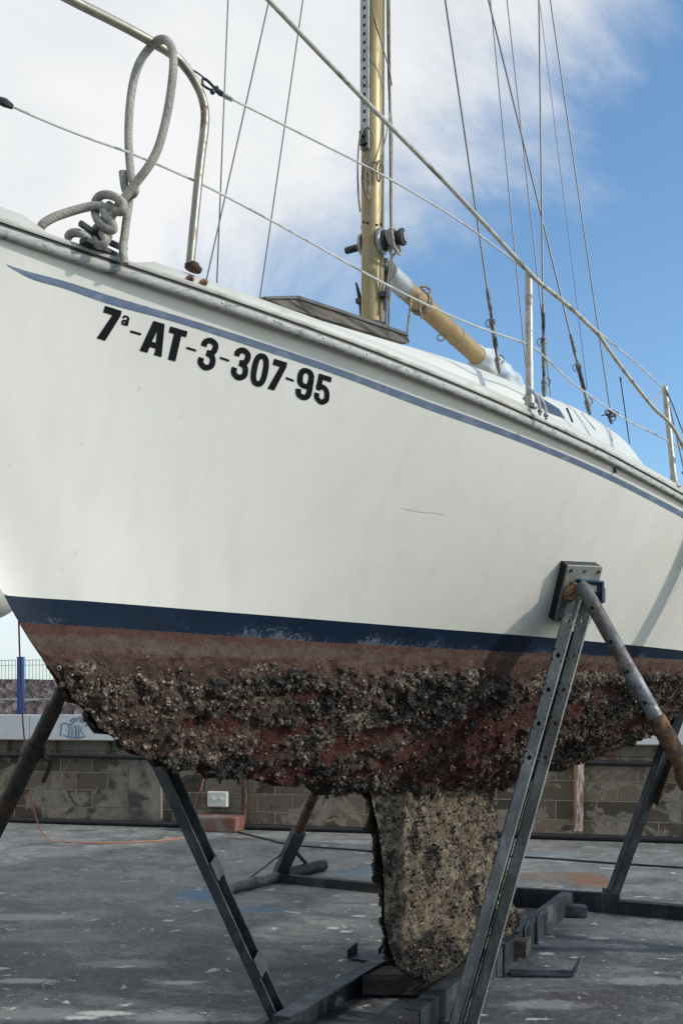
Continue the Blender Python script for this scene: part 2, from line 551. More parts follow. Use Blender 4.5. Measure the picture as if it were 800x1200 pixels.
M['barnacle'] = shells('barnacle_shell', [(0.30, (0.030, 0.018, 0.014)), (0.48, (0.085, 0.054, 0.040)), (0.62, (0.19, 0.145, 0.105)), (0.72, (0.60, 0.56, 0.47))])
M['mussel'] = shells('mussel_shell', [(0.3, (0.009, 0.008, 0.008)), (0.55, (0.024, 0.022, 0.020)), (0.75, (0.080, 0.078, 0.070))], 55, 0.85)

# ------------------------------------------------------------------ hull lines
bd = pchip([-.56, -.3, 0, .4, .9, 1.5, 2.2, 3, 4, 5.2, 6.4, 7.6], [0, .13, .27, .46, .67, .865, 1.02, 1.11, 1.15, 1.12, 1.0, .78])
bw = pchip([-1, 0, .25, .52, .83, 1.2, 1.65, 2.1, 2.8, 3.75, 4.6, 5.6, 6.6, 7.4, 7.6],
           [0, 0, .078, .145, .225, .315, .43, .555, .71, .85, .89, .83, .63, .33, .22])
zk_ = pchip([-.56, -.3, 0, .07, .13, .21, .3, .43, .58, .87, 1.27, 1.88, 2.5, 3.1, 3.8, 5.5, 6.9, 7.6],
            [2.555, 2.09, 1.618, 1.519, 1.449, 1.373, 1.3, 1.204, 1.145, 1.085, 1.03, .955, .915, .91, .955, 1.115, 1.40, 1.56])


def zk(s):
    return zk_(s) + UP


# sheer from the rail groove in the photograph
_gx = np.array([0, 100, 200, 300, 400, 500, 600, 700, 800.])
_gy = np.array([266, 291, 330, 366, 400, 439, 479, 527, 581.])
_ss = np.linspace(-.3, 3.2, 800)
_bb = bd(_ss)
_X = BX + FX * _ss + NX * _bb; _Y = BY + FY * _ss + NY * _bb
_px = _X / _Y * FPX + 400
_sx = np.interp(_gx, _px, _ss)
_zy = EYE + (HOR - _gy) / FPX * np.interp(_sx, _ss, _Y)
_cf = np.polyfit(_sx, _zy, 3)
_s_lo, _s_hi = _sx[0], _sx[-1]


def zd(s):
    s = np.asarray(s, float)
    c = np.clip(s, _s_lo, _s_hi)
    z = np.polyval(_cf, c)
    sl_lo, sl_hi = np.polyval(np.polyder(_cf), _s_lo), np.polyval(np.polyder(_cf), _s_hi)
    over = np.maximum(s - _s_hi, 0)
    return z + np.minimum(s - _s_lo, 0) * max(min(sl_lo, 0.05), -0.12) + over * sl_hi + over ** 2 * (-sl_hi / 7.0)


Z1 = 1.62 + UP


def z1(s):
    return Z1 + 0 * np.asarray(s, float)


def z2(s):
    return Z1 - np.interp(s, [0, 1.2, 2.2, 3.8, 7], [.072, .076, .070, .045, .04])


STEM_S = np.linspace(.02, -.56, 200)
STEM_Z = None


def section(s, ntop, nboot, nbot):
    """(v, z) rows for the three bands at station s, port side"""
    s = float(s)
    b, w, k, d = float(bd(s)), float(bw(s)), float(zk(s)), float(zd(s))
    a1, a2 = float(z1(s)), float(z2(s))
    lo = max(a1, k)
    u = np.linspace(1, 0, ntop)
    fade = float(sm(2.6, -.5, s))
    top = []
    for x in u:
        z = lo + (d - lo) * x
        q = min(max((z - a1) / (d - a1), 0.0), 1.0)
        p_ = 1.25 * q - .25 * q * q
        s0 = float(np.interp(z, STEM_Z, STEM_S))
        xx = s - s0 * fade
        v = (1 - p_) * float(bw(max(xx, 0.0))) + p_ * float(bd(s - (s0 + .56) * fade))
        top.append((max(v, 0.0) if x > 0 or k < a1 else 0.0, z))
    w = top[-1][0]
    q = .03; s0 = float(np.interp(a1 + q * (d - a1), STEM_Z, STEM_S)); p_ = 1.25 * q
    v1 = (1 - p_) * float(bw(max(s - s0 * fade, 0.0))) + p_ * float(bd(s - (s0 + .56) * fade))
    fl = min(0.70, max(.02, (v1 - w) / (q * (d - a1))))
    dep = max(a1 - k, 1e-4)
    a = .42 * dep
    dr = float(np.interp(s, [0, .6, 1.5, 2.5, 5, 7.6], [.9, .62, .36, .22, .2, .25]))
    cc = float(np.interp(s, [0, .6, 1.5, 2.5, 7.6], [.42, .5, .58, .62, .6]))
    p = np.array([(w, a1), (max(w - fl * a, .55 * w), a1 - a), (cc * w, min(k + dr * w, a1 - .2 * dep)), (0, k)])
    tt = np.linspace(0, 1, 240)[:, None]
    bz = (1 - tt) ** 3 * p[0] + 3 * (1 - tt) ** 2 * tt * p[1] + 3 * (1 - tt) * tt ** 2 * p[2] + tt ** 3 * p[3]
    zz = np.maximum.accumulate(-bz[:, 1])
    lo2 = max(a2, k)
    tb = np.interp(-lo2, zz, tt[:, 0]) if k < a1 else 1
    def at(t):
        return (float(np.interp(t, tt[:, 0], bz[:, 0])), float(np.interp(t, tt[:, 0], bz[:, 1])))
    boot = [at(t) for t in np.linspace(0, tb, nboot)] if k < a1 else None
    bot = [at(t) for t in tb + (1 - tb) * np.linspace(0, 1, nbot)] if k < a2 else None
    return top, boot, bot


STEM_Z = zk(STEM_S)
S_TIP, S_END = -.56, 7.6
s_a = float(np.interp(-Z1, -zk(np.linspace(-.3, .5, 400)), np.linspace(-.3, .5, 400)))
s_b = float(np.interp(0, [0, 1], [0, 1]))
_q = np.linspace(-.1, .5, 600)
s_b = float(_q[np.argmax(zk(_q) < z2(_q))])

boat = thing('sailboat', 'white sailing yacht propped up ashore with a barnacle covered bottom', 'sailboat', (BX, BY, 0.0), math.pi / 2 - TH)


def band(which, stations, n):
    rows = []
    for s in stations:
        sec = section(s, n, n, n)[which]
        if sec is None:
            continue
        rows.append((s, sec))
    return rows


def hull_band(which, stations, n, name, mat):
    mb = MB()
    rows = band(which, stations, n)
    for sgn in (1, -1):
        mb.grid([[W(s, sgn * v, z) for (v, z) in sec] for s, sec in rows], flip=(sgn < 0))
    return mb


st_top = np.concatenate([np.linspace(S_TIP, .3, 46), np.linspace(.32, 4, 90), np.linspace(4.1, S_END, 28)])
mb = hull_band(0, st_top, 26, 'hull', M['gelcoat'])
# transom
tr = section(S_END, 12, 4, 12)
ring = [W(S_END, v, z) for (v, z) in tr[0] + tr[1][1:] + tr[2][1:]]
ring += [W(S_END, -v, z) for (v, z) in (tr[0] + tr[1][1:] + tr[2][1:])[::-1][1:]]
mb.add(ring, [tuple(range(len(ring)))])
HULLV, HULLF = [Vector(v) for v in mb.v], list(mb.f)
hull = mb.build('hull', M['gelcoat'], boat, angle=60)
st_boot = np.concatenate([np.linspace(s_a + .0005, .3, 24), np.linspace(.32, 4, 80), np.linspace(4.1, S_END, 24)])
mb = hull_band(1, st_boot, 7, 'boot_stripe', M['boot_blue'])
b_ = len(HULLV); HULLV += [Vector(v) for v in mb.v]; HULLF += [tuple(i + b_ for i in f) for f in mb.f]
mb.build('boot_stripe', M['boot_blue'], boat, angle=60)
# bottom, smooth copy for ray tests
mb = hull_band(2, np.concatenate([np.linspace(s_b + .001, .3, 30), np.linspace(.32, S_END, 150)]), 40, 'x', None)
b_ = len(HULLV); HULLV += [Vector(v) for v in mb.v]; HULLF += [tuple(i + b_ for i in f) for f in mb.f]
BOTV, BOTF = [Vector(v) for v in mb.v], list(mb.f)
BVH = BVHTree.FromPolygons(HULLV, HULLF)
EYEV = Vector((0, 0, EYE))


def hit(px, py, bvh=BVH, off=0.0):
    d = (P(px, py, 1.0) - EYEV).normalized()
    loc, nrm, idx, dist = bvh.ray_cast(EYEV, d)
    if loc is None:
        return None
    if nrm.dot(d) > 0:
        nrm = -nrm
    return loc + nrm * off


# ------------------------------------------------------------------ fouled bottom
def blobs(px_list):
    return list(px_list)


MUS = blobs([(235, 778, 26, 12, .9), (262, 792, 40, 20, .95), (300, 800, 36, 20, .9), (345, 797, 22, 20, 1), (322, 830, 34, 14, .8), (365, 812, 26, 20, .9),
             (395, 805, 18, 16, .8), (425, 800, 26, 14, .6), (455, 828, 26, 18, 1), (490, 815, 36, 20, 1), (528, 790, 26, 18, 1), (515, 830, 34, 16, 1),
             (560, 822, 34, 16, .9), (600, 800, 18, 22, .6), (655, 815, 14, 30, .7), (752, 800, 40, 26, .9), (785, 790, 30, 26, .9), (722, 835, 34, 14, .8),
             (690, 862, 40, 12, .8), (640, 885, 40, 12, .8), (565, 905, 70, 12, .7), (375, 850, 40, 12, .8), (205, 888, 34, 10, .9), (260, 893, 40, 14, 1),
             (330, 905, 50, 14, .9), (400, 915, 60, 14, .9), (480, 915, 60, 12, .8), (130, 818, 18, 14, .5), (165, 845, 24, 14, .7), (180, 800, 20, 12, .5)])
BAR = blobs([(95, 782, 26, 10, .9), (140, 800, 30, 16, .7), (185, 772, 40, 6, .8), (110, 812, 30, 16, .8), (215, 815, 34, 16, .6), (290, 812, 46, 22, .6),
             (340, 775, 70, 5, .8), (420, 778, 40, 6, .7), (240, 880, 46, 4, 1), (372, 868, 30, 12, .9), (415, 842, 24, 18, .9), (455, 842, 40, 5, .8),
             (508, 782, 14, 8, .8), (548, 796, 14, 12, .9), (570, 806, 24, 6, .8), (640, 795, 50, 16, .7), (690, 800, 40, 20, .8), (730, 790, 30, 14, .7),
             (640, 870, 70, 14, .5), (700, 845, 50, 14, .6), (780, 784, 40, 4, .9), (600, 880, 60, 10, .4)])
RED = blobs([(70, 752, 60, 4, .5), (255, 848, 30, 10, .8), (330, 858, 34, 12, .8), (430, 862, 60, 9, 1), (540, 858, 60, 12, 1), (600, 846, 50, 11, 1),
             (660, 832, 40, 9, .9), (480, 885, 80, 12, .9), (300, 880, 60, 10, .6), (590, 775, 60, 5, .7), (120, 795, 24, 10, .4), (240, 770, 80, 5, .6),
             (370, 845, 30, 10, .7), (690, 775, 60, 6, .9), (420, 790, 40, 14, .4), (600, 900, 90, 10, .5)])


def flow_uv(pts):
    """hull position as growth coordinates (port side; starboard is taken as its mirror image)"""
    s_ = (pts[:, 0] - BX) * FX + (pts[:, 1] - BY) * FY
    v_ = np.abs((pts[:, 0] - BX) * NX + (pts[:, 1] - BY) * NY)
    X = BX + FX * s_ + NX * v_; Y = BY + FY * s_ + NY * v_
    return X / Y * FPX + 400, HOR - (pts[:, 2] - EYE) / Y * FPX


def streaks(pts, lx, ly, seed, oct=4):
    x, y = flow_uv(pts)
    ang = np.radians(np.interp(x, [150, 400, 720], [-4, -16, -34]))
    # integrate the tilt so the lines stay continuous along the hull
    yy = y + np.interp(x, [0, 150, 400, 720, 1000], [0, 10, 54, 196, 380])
    return fbm(np.stack([x / lx, yy / ly, 0 * x + seed * 3.7], 1), oct, seed)


def blobmask(pts, lst, jit, seed):
    x, y = flow_uv(pts)
    n = fbm(np.stack([x / 26, y / 17, 0 * x], 1), 5, seed) - .5
    r = np.zeros(len(pts))
    for (cx, cy, rx, ry, w) in lst:
        t_ = math.radians(float(np.interp(cx, [150, 400, 720], [-2, -14, -30])))
        dx, dy = x - cx, y - cy
        a_ = (dx * math.cos(t_) + dy * math.sin(t_)) / rx
        b_q = (-dx * math.sin(t_) + dy * math.cos(t_)) / ry
        q = np.sqrt(a_ * a_ + b_q * b_q)
        r = np.maximum(r, w * sm(1.35, .45, q + n * jit))
    return r


def growth_masks(pts):
    dz = z2_pts(pts) - pts[:, 2]                     # depth below the painted stripe
    wob = (fbm(pts * 6, 3, 40) - .5) * .03
    dz = dz + wob
    amb = streaks(pts, 60, 20, 3); amb2 = streaks(pts, 40, 16, 9)
    x, y = flow_uv(pts)
    dz = dz + np.interp(x, [0, 220, 480, 800], [.006, .012, .034, .050])
    crust = sm(.100, .165, dz + (fbm(pts * 11, 5, 41) - .5) * .15)
    mus = np.maximum(blobmask(pts, MUS, 1.9, 21), .8 * sm(.58, .70, amb)) * crust
    bar = np.maximum(blobmask(pts, BAR, 1.7, 33), .6 * sm(.56, .70, amb2)) * sm(.085, .13, dz)
    red = np.maximum(blobmask(pts, RED, 1.6, 47), .8 * sm(.50, .66, streaks(pts, 80, 17, 77)) * sm(.10, .22, dz))
    mus = mus * (1 - .7 * sm(.5, .9, red))
    return dz, crust, mus, bar, red


def z2_pts(pts):
    s = (pts[:, 0] - BX) * FX + (pts[:, 1] - BY) * FY
    return z2(s)


def set_color(me, name, arr):
    a = me.color_attributes.new(name, 'FLOAT_COLOR', 'POINT')
    full = np.ones((len(arr), 4), np.float32)
    full[:, :arr.shape[1]] = arr
    a.data.foreach_set('color', full.ravel())


def fouled_mesh(name, grid_pts, nr, nc, flip, mat, parent, amp_fn):
    """grid of world points, displaced along its own normals by growth; attributes carry where each growth sits"""
    P3 = np.array(grid_pts).reshape(nr, nc, 3)
    du = np.gradient(P3, axis=0); dv = np.gradient(P3, axis=1)
    nm = np.cross(du, dv); ln = np.linalg.norm(nm, axis=2, keepdims=True); nm = nm / np.maximum(ln, 1e-9)
    if flip: nm = -nm
    return P3, nm


ns, nb = 620, 150
st = np.concatenate([np.linspace(s_b + .001, .35, 70), np.linspace(.355, 4.2, 430), np.linspace(4.22, S_END, 120)])
allP, allF, allN, off = [], [], [], 0
for sgn, step in ((1, 1), (-1, 3)):
    sts = st[::step]; nbb = nb if step == 1 else 46
    rows = [section(s, 2, 2, nbb)[2] for s in sts]
    ok = [i for i, r in enumerate(rows) if r is not None]
    P3 = np.array([[tuple(W(sts[i], sgn * v, z)) for (v, z) in rows[i]] for i in ok])
    nr, nc = P3.shape[:2]
    du = np.gradient(P3, axis=0); dv = np.gradient(P3, axis=1)
    nm = np.cross(du, dv); nm /= np.maximum(np.linalg.norm(nm, axis=2, keepdims=True), 1e-9)
    out = np.array([NX * sgn, NY * sgn, -.6])
    flipm = (nm @ out) < 0
    nm[flipm] *= -1
    pts = P3.reshape(-1, 3); nrm = nm.reshape(-1, 3)
    dz, crust, mus, bar, red = growth_masks(pts)
    lump = fbm(pts * 20, 5, 5); fine = fbm(pts * 70, 3, 6)
    clean = sm(.35, .75, red) * .6
    amp = crust * (1 - clean) * (.004 + .024 * sm(.42, .68, lump) + .013 * fine) + mus ** 1.5 * (.006 + .026 * sm(.35, .7, fbm(pts * 22, 3, 15)))
    amp += crust * .03 * sm(.55, .75, fbm(pts * 7, 3, 66)) * sm(.25, .5, dz)
    if True:
        edge = np.tile(np.linspace(0, 1, nc), nr)
        amp *= 1 - sm(.985, 1.0, edge) * .5
    pts = pts + nrm * amp[:, None]
    allP.append(pts)
    idx = np.arange(nr * nc).reshape(nr, nc)
    q = np.stack([idx[:-1, :-1], idx[:-1, 1:], idx[1:, 1:], idx[1:, :-1]], -1).reshape(-1, 4)
    if sgn < 0: q = q[:, ::-1]
    allF.append(q + off); off += nr * nc
    zone_s = np.clip(1 - np.abs(dz - .064) / .050, 0, 1)
    zone_r = np.clip(1.25 - dz / .145, 0, 1)
    allN.append((np.stack([mus, bar, red], 1), np.stack([zone_s * np.interp(flow_uv(P3.reshape(-1, 3))[0], [0, 300, 480], [1, .95, .62]), zone_r, crust], 1), nrm))
inv = np.array(WORLD['sailboat'].inverted())


def to_local(p):
    return p @ inv[:3, :3].T + inv[:3, 3]


def np_mesh(name, verts, quads, mat, parent, attrs=None, smooth=True):
    me = bpy.data.meshes.new(name)
    me.vertices.add(len(verts)); me.vertices.foreach_set('co', np.asarray(verts, np.float32).ravel())
    k = quads.shape[1]
    me.loops.add(quads.size); me.loops.foreach_set('vertex_index', quads.astype(np.int32).ravel())
    me.polygons.add(len(quads))
    me.polygons.foreach_set('loop_start', np.arange(0, quads.size, k, dtype=np.int32))
    me.polygons.foreach_set('loop_total', np.full(len(quads), k, np.int32))
    me.polygons.foreach_set('use_smooth', np.full(len(quads), smooth))
    me.update(calc_edges=True); me.validate()
    for nme, arr in (attrs or {}).items():
        set_color(me, nme, arr)
    me.materials.append(mat)
    o = bpy.data.objects.new(name, me); C.objects.link(o)
    o.parent = parent
    return o


verts = np.concatenate(allP); quads = np.concatenate(allF)
bottom = np_mesh('hull_bottom', to_local(verts), quads, M['fouling'], boat,
                 {'growth': np.concatenate([a[0] for a in allN]), 'zones': np.concatenate([a[1] for a in allN])})
bottom['label'] = 'red antifouled bottom crusted with barnacles and mussels'


def sample_tris(V, F4, n, wfn=None):
    a, b, c, d = (V[F4[:, k]] for k in range(4))
    ar = np.linalg.norm(np.cross(b - a, c - a), axis=1) + np.linalg.norm(np.cross(c - a, d - a), axis=1)
    if wfn is not None: ar = ar * wfn
    pr = ar / ar.sum()
    i = rng.choice(len(F4), n, p=pr)
    u, v = rng.random(n)[:, None], rng.random(n)[:, None]
    p = (a[i] * (1 - u) + b[i] * u) * (1 - v) + (d[i] * (1 - u) + c[i] * u) * v
    nn = np.cross(b[i] - a[i], d[i] - a[i]); nn /= np.maximum(np.linalg.norm(nn, axis=1, keepdims=True), 1e-9)
    return p, nn, i


def frames(n, spin):
    up = np.where(np.abs(n[:, 2:3]) < .9, np.array([[0, 0, 1.]]), np.array([[1., 0, 0]]))
    u = np.cross(n, up); u /= np.linalg.norm(u, axis=1, keepdims=True)
    w = np.cross(n, u)
    c, s = np.cos(spin)[:, None], np.sin(spin)[:, None]
    return u * c + w * s, w * c - u * s


def make_barnacles(p, n, r):
    k = 7
    N = len(p)
    u, w = frames(n, rng.random(N) * 6.28)
    h = r * rng.uniform(.55, 1.25, N)
    vs = []
    lean = (rng.random((N, 3)) - .5) * .5
    for (rr, hh) in ((1.0, -.15), (.78, .62), (.46, 1.0), (.30, .62)):
        for j in range(k):
            a = 2 * math.pi * j / k
            jit = rng.uniform(.8, 1.2, N)
            vs.append(p + (u * math.cos(a) + w * math.sin(a)) * (r * rr * jit)[:, None] + n * (h * hh)[:, None] + lean * (h * max(hh, 0))[:, None] * .6)
    V = np.stack(vs, 1).reshape(-1, 3)
    fl = []
    for ring in range(3):
        for j in range(k):
            l = (j + 1) % k
            fl.append((ring * k + j, ring * k + l, (ring + 1) * k + l, (ring + 1) * k + j))
    fl = np.array(fl)
    F = (fl[None] + (np.arange(N) * 4 * k)[:, None, None]).reshape(-1, 4)
    return V, F


def make_mussels(p, n, r):
    N = len(p)
    t = n * rng.uniform(.3, 1, N)[:, None] + (rng.random((N, 3)) - .5) * 1.5
    t /= np.linalg.norm(t, axis=1, keepdims=True)
    u, w = frames(t, rng.random(N) * 6.28)
    vs = []; k = 6
    for (rr, hh) in ((.10, -.5), (.42, .1), (.62, .85), (.50, 1.5), (.12, 1.95)):
        for j in range(k):
            a = 2 * math.pi * j / k
            vs.append(p + (u * math.cos(a) + w * (math.sin(a) * .6)) * (r * rr)[:, None] + t * (r * hh)[:, None])
    V = np.stack(vs, 1).reshape(-1, 3)
    fl = np.array([(g * k + j, g * k + (j + 1) % k, (g + 1) * k + (j + 1) % k, (g + 1) * k + j) for g in range(4) for j in range(k)])
    F = (fl[None] + (np.arange(N) * 5 * k)[:, None, None]).reshape(-1, 4)
    return V, F


# shells grow on the port side the photograph shows, fewer to starboard
gm = np.concatenate([a[0] for a in allN]); zm = np.concatenate([a[1] for a in allN])
n_port = len(allP[0])
fm = gm[quads[:, 0]]; fz = zm[quads[:, 0]]
port_face = (quads[:, 0] < n_port)
sa = (verts[quads[:, 0]][:, 0] - BX) * FX + (verts[quads[:, 0]][:, 1] - BY) * FY
near = np.where(port_face, 1.0, .12) * np.interp(sa, [0, .5, 4, 7], [1.6, 1.3, .8, .4])
wb = near * (.55 * fz[:, 2] * (1 - .80 * sm(.4, .8, fm[:, 2])) + fm[:, 1] ** 1.5 * 1.6)
p, n, i = sample_tris(verts, quads, 32000, wb)
if (n[port_face[i]] @ np.array([NX, NY, -.6])).mean() < 0: n = -n
r = np.clip(rng.lognormal(math.log(.0032), .60, len(p)), .0016, .014)
V, F = make_barnacles(p - n * .001, n, r)
tag(np_mesh('barnacle_crust', to_local(V), F, M['barnacle'], bottom, None, False), kind='stuff')
wm = near * (fm[:, 0] ** 3 + .006 * fz[:, 2] * (1 - sm(.4, .8, fm[:, 2])))
p, n, i = sample_tris(verts, quads, 8000, wm)
if (n[port_face[i]] @ np.array([NX, NY, -.6])).mean() < 0: n = -n
r = np.clip(rng.lognormal(math.log(.0046), .50, len(p)), .0022, .013)
V, F = make_mussels(p, n, r)
tag(np_mesh('mussel_crust', to_local(V), F, M['mussel'], bottom, None, False), kind='stuff')

# ------------------------------------------------------------------ keel
KT = [(437, 940), (575, 932)]
lead = [(432, 925), (440, 960), (446, 1000), (449, 1040), (450, 1080), (455, 1108), (462, 1128), (478, 1142), (498, 1146), (515, 1145)]
trail = [(572, 915), (577, 950), (583, 1000), (588, 1035), (596, 1058), (606, 1076), (604, 1090), (590, 1106), (566, 1124)]


def cl(px, py):
    s = s_of(px, 0.0)
    return s, P(px, py, BY + FY * s).z


LZ = [cl(*q) for q in lead]; TZ = [cl(*q) for q in trail]
zt = .99; zbm = min(q[1] for q in LZ)
def arcint(lst, t):
    a = np.array(lst); l = np.concatenate([[0], np.cumsum(np.linalg.norm(np.diff(a, axis=0), axis=1))]); l /= l[-1]
    return np.interp(t, l, a[:, 0]), np.interp(t, l, a[:, 1])
nk, nc_ = 210, 110
tt = np.linspace(0, 1, nk)
ls, lz = arcint(LZ, tt); ts_, tz = arcint(TZ, tt)
cu = (1 - np.cos(np.linspace(0, math.pi, nc_))) / 2
keelV, keelF, keelA, off = [], [], [], 0
KSP = []
for sgn in (1, -1):
    th = .042 * (1 - .25 * tt) * np.where(tt > .9, np.sqrt(np.maximum(1 - ((tt - .9) / .1) ** 2, 0.02)), 1)
    prof = 1.9 * (0.2969 * np.sqrt(cu) - .126 * cu - .3516 * cu ** 2 + .2843 * cu ** 3 - .1036 * cu ** 4) / .12 * .12 / .10
    prof = np.clip(prof / prof.max(), 0, None) ** 1.9
    S = ls[:, None] + (ts_ - ls)[:, None] * cu[None]; Zk = lz[:, None] + (tz - lz)[:, None] * cu[None]
    Vv = sgn * th[:, None] * prof[None]
    P3 = np.stack([BX + FX * S + NX * Vv, BY + FY * S + NY * Vv, Zk], -1)
    pts = P3.reshape(-1, 3)
    nrm = np.tile(np.array([NX * sgn, NY * sgn, 0.0]), (len(pts), 1))
    U = np.tile(cu, nk)
    nrm[:, :2] += np.array([FX, FY]) * ((sm(.10, 0, U) * -1.2 + sm(.9, 1, U) * 1.0)[:, None])
    nrm /= np.linalg.norm(nrm, axis=1, keepdims=True)
    T = np.repeat(tt, nc_)
    l1 = fbm(pts * np.array([13, 13, 9]), 4, 71); l2 = fbm(pts * 45, 3, 72)
    edge = np.maximum(sm(.16, 0, U), sm(.88, 1, U) * .8)
    amp = .004 + .020 * sm(.42, .72, l1) + .008 * l2 + edge * (.004 + .026 * sm(.45, .7, fbm(pts * 15, 3, 73))) + sm(.8, 1, T) * .015 * l1
    edge_t = np.ones_like(T)
    pts = pts + nrm * amp[:, None]
    low = 1.15 * sm(.48, .62, T) * sm(.46, .22, U + (fbm(pts * 14, 3, 78) - .5) * .5)
    spot = fbm(pts * 10.0, 4, 74)
    mus = np.clip(np.maximum.reduce([low * .95, sm(.06, .0, U) * .5, .9 * sm(.57, .64, spot), sm(.86, .97, T) * .8 * sm(.4, .6, fbm(pts * 12, 3, 75)), sm(.86, .98, U) * .6]), 0, 1)
    mus = np.maximum(mus, sm(.06, 0, T) * .6)
    bar = .45 * sm(.5, .65, fbm(pts * 8, 3, 76)) * (1 - mus)
    keelA.append((np.stack([mus, bar, 0 * mus], 1), np.zeros((len(pts), 3))))
    idx = np.arange(nk * nc_).reshape(nk, nc_)
    q = np.stack([idx[:-1, :-1], idx[1:, :-1], idx[1:, 1:], idx[:-1, 1:]], -1).reshape(-1, 4)
    if sgn < 0: q = q[:, ::-1]
    keelV.append(pts); keelF.append(q + off); off += len(pts)
# bottom cap strip between the two skins
a0 = np.arange((nk - 1) * nc_, nk * nc_); b0 = a0 + nk * nc_
cap = np.stack([a0[:-1], b0[:-1], b0[1:], a0[1:]], -1)
kv = np.concatenate(keelV); kf = np.concatenate(keelF + [cap])
ka = np.concatenate([a[0] for a in keelA])
keel = np_mesh('keel', to_local(kv), kf, M['keel_fouling'], boat, {'growth': ka, 'zones': np.concatenate([a[1] for a in keelA])})
keel['label'] = 'fin keel crusted with pale shell and weed'
kfm = ka[kf[:, 0]]
p, n, i = sample_tris(kv, kf, 5000, .25 + kfm[:, 1])
ok = (n @ np.array([NX, NY, 0])) ; sgn_ = np.where(kf[i, 0] < nk * nc_, 1, -1)
n = n * np.sign(ok * sgn_ + 1e-9)[:, None]
V, F = make_barnacles(p - n * .001, n, np.clip(rng.lognormal(math.log(.0055), .4, len(p)), .003, .014))
tag(np_mesh('barnacle_crust', to_local(V), F, M['barnacle'], keel, None, False), kind='stuff')
p, n, i = sample_tris(kv, kf, 2600, kfm[:, 0] ** 2.5 + .004)
ok = (n @ np.array([NX, NY, 0])) ; sgn_ = np.where(kf[i, 0] < nk * nc_, 1, -1)
n = n * np.sign(ok * sgn_ + 1e-9)[:, None]
V, F = make_mussels(p, n, np.clip(rng.lognormal(math.log(.0068), .38, len(p)), .0035, .014))
tag(np_mesh('mussel_crust', to_local(V), F, M['mussel'], keel, None, False), kind='stuff')

# ------------------------------------------------------------------ deck edge: deck, rub rail, bulwark
NV = Vector((NX, NY, 0)); FV = Vector((FX, FY, 0)); ZV = Vector((0, 0, 1))


def sheer(s, sgn=1, o=0.0, u=0.0):
    return W(s, sgn * (float(bd(s)) + o), float(zd(s)) + u)


mb = MB()
rows = []
for s in np.linspace(S_TIP + .03, S_END, 90):
    b = max(float(bd(s)) - .004, .004); z = float(zd(s)) - .004
    rows.append([W(s, b * f, z + .05 * (1 - f * f)) for f in np.linspace(-1, 1, 13)])
mb.grid(rows)
mb.build('deck', M['deck_white'], boat)


def sweep(mb, prof, ss, sgn=1, mi=0, closed=True):
    rows = []
    for s in ss:
        rows.append([sheer(s, sgn, o, u) for (o, u) in prof])
    if closed:
        rows = [r + [r[0]] for r in rows]
    mb.grid(rows, mi)
    for r in (rows[0], rows[-1]):
        pts = r[:-1] if closed else r
        mb.add(pts, [tuple(range(len(pts)))], mi)


ss = np.concatenate([np.linspace(S_TIP + .02, .5, 40), np.linspace(.53, 4, 80), np.linspace(4.1, S_END - .02, 24)])
for sgn in (1, -1):
    mb = MB()
    rr = [(-.01, -.006), (.0075, -.0065), (.0100, -.010), (.0108, -.015), (.0105, -.022), (.008, -.027), (.004, -.0300), (-.01, -.0305)]
    sweep(mb, rr, ss, sgn, 0)
    sweep(mb, [(-.02, -.0055), (.004, -.0055), (.004, .003), (-.02, .003)], ss, sgn, 1)
    sweep(mb, [(-.02, .0035), (.009, .0035), (.0105, .009), (.007, .0165), (-.02, .018)], ss, sgn, 2)
    rail = mb.build('rub_rail', [M['rail_grey'], M['black_rubber'], M['rail_lip']], boat, angle=35)
    if sgn > 0:
        for x in (258, 319, 376, 427, 474, 517, 556, 594, 632):
            y = np.interp(x, _gx, _gy) + 6
            s = float(np.interp(x, _px, _ss))
            m = MB(); c = sheer(s, 1, .0105, -.014)
            m.ball(c, .0042, 0, 8, 5)
            m.build('rail_screw', M['pvc_white'], rail)


def s_px(x):
    return float(np.interp(x, _px, _ss))


def bulwark(s0, s1, sgn, ramp0, ramp1, top=.046):
    mb = MB()
    sl = np.linspace(s0, s1, max(8, int((s1 - s0) / .05)))
    rows = []
    for s in sl:
        h = .0195 + (top - .0195) * min(1, (s - s0 + .004) / max(ramp0, 1e-3)) * min(1, (s1 - s + .004) / max(ramp1, 1e-3))
        rows.append([sheer(s, sgn, o, u) for (o, u) in ((-.001, .0185), (-.003, h - .006), (-.008, h), (-.030, h + .001), (-.036, h - .005), (-.038, -.01))])
    mb.grid(rows)
    for r in (rows[0], rows[-1]):
        mb.add(r, [tuple(range(6))])
    return mb.build('bulwark', M['bulwark'], boat, angle=50)


bulwark(s_px(160), S_END - .05, 1, .035, .05, .044)
bulwark(S_TIP + .1, -.045, 1, .03, .03, .050)
bulwark(.2, S_END - .05, -1, .04, .05, .044)

# rusty bolts on the bulwark below the pulpit foot
mb = MB()
for (x, y) in ((224, 326), (240, 330.5)):
    c = sheer(s_px(x), 1, .002, .030)
    c = PV(x, y, float(bd(s_px(x))) + .003)
    mb.lathe(c - NV * .004, NV, [(0, .011), (.004, .011), (.005, .006), (.012, .006), (.014, .003)], 10)
mb.build('bolt', M['rust_orange'], boat)

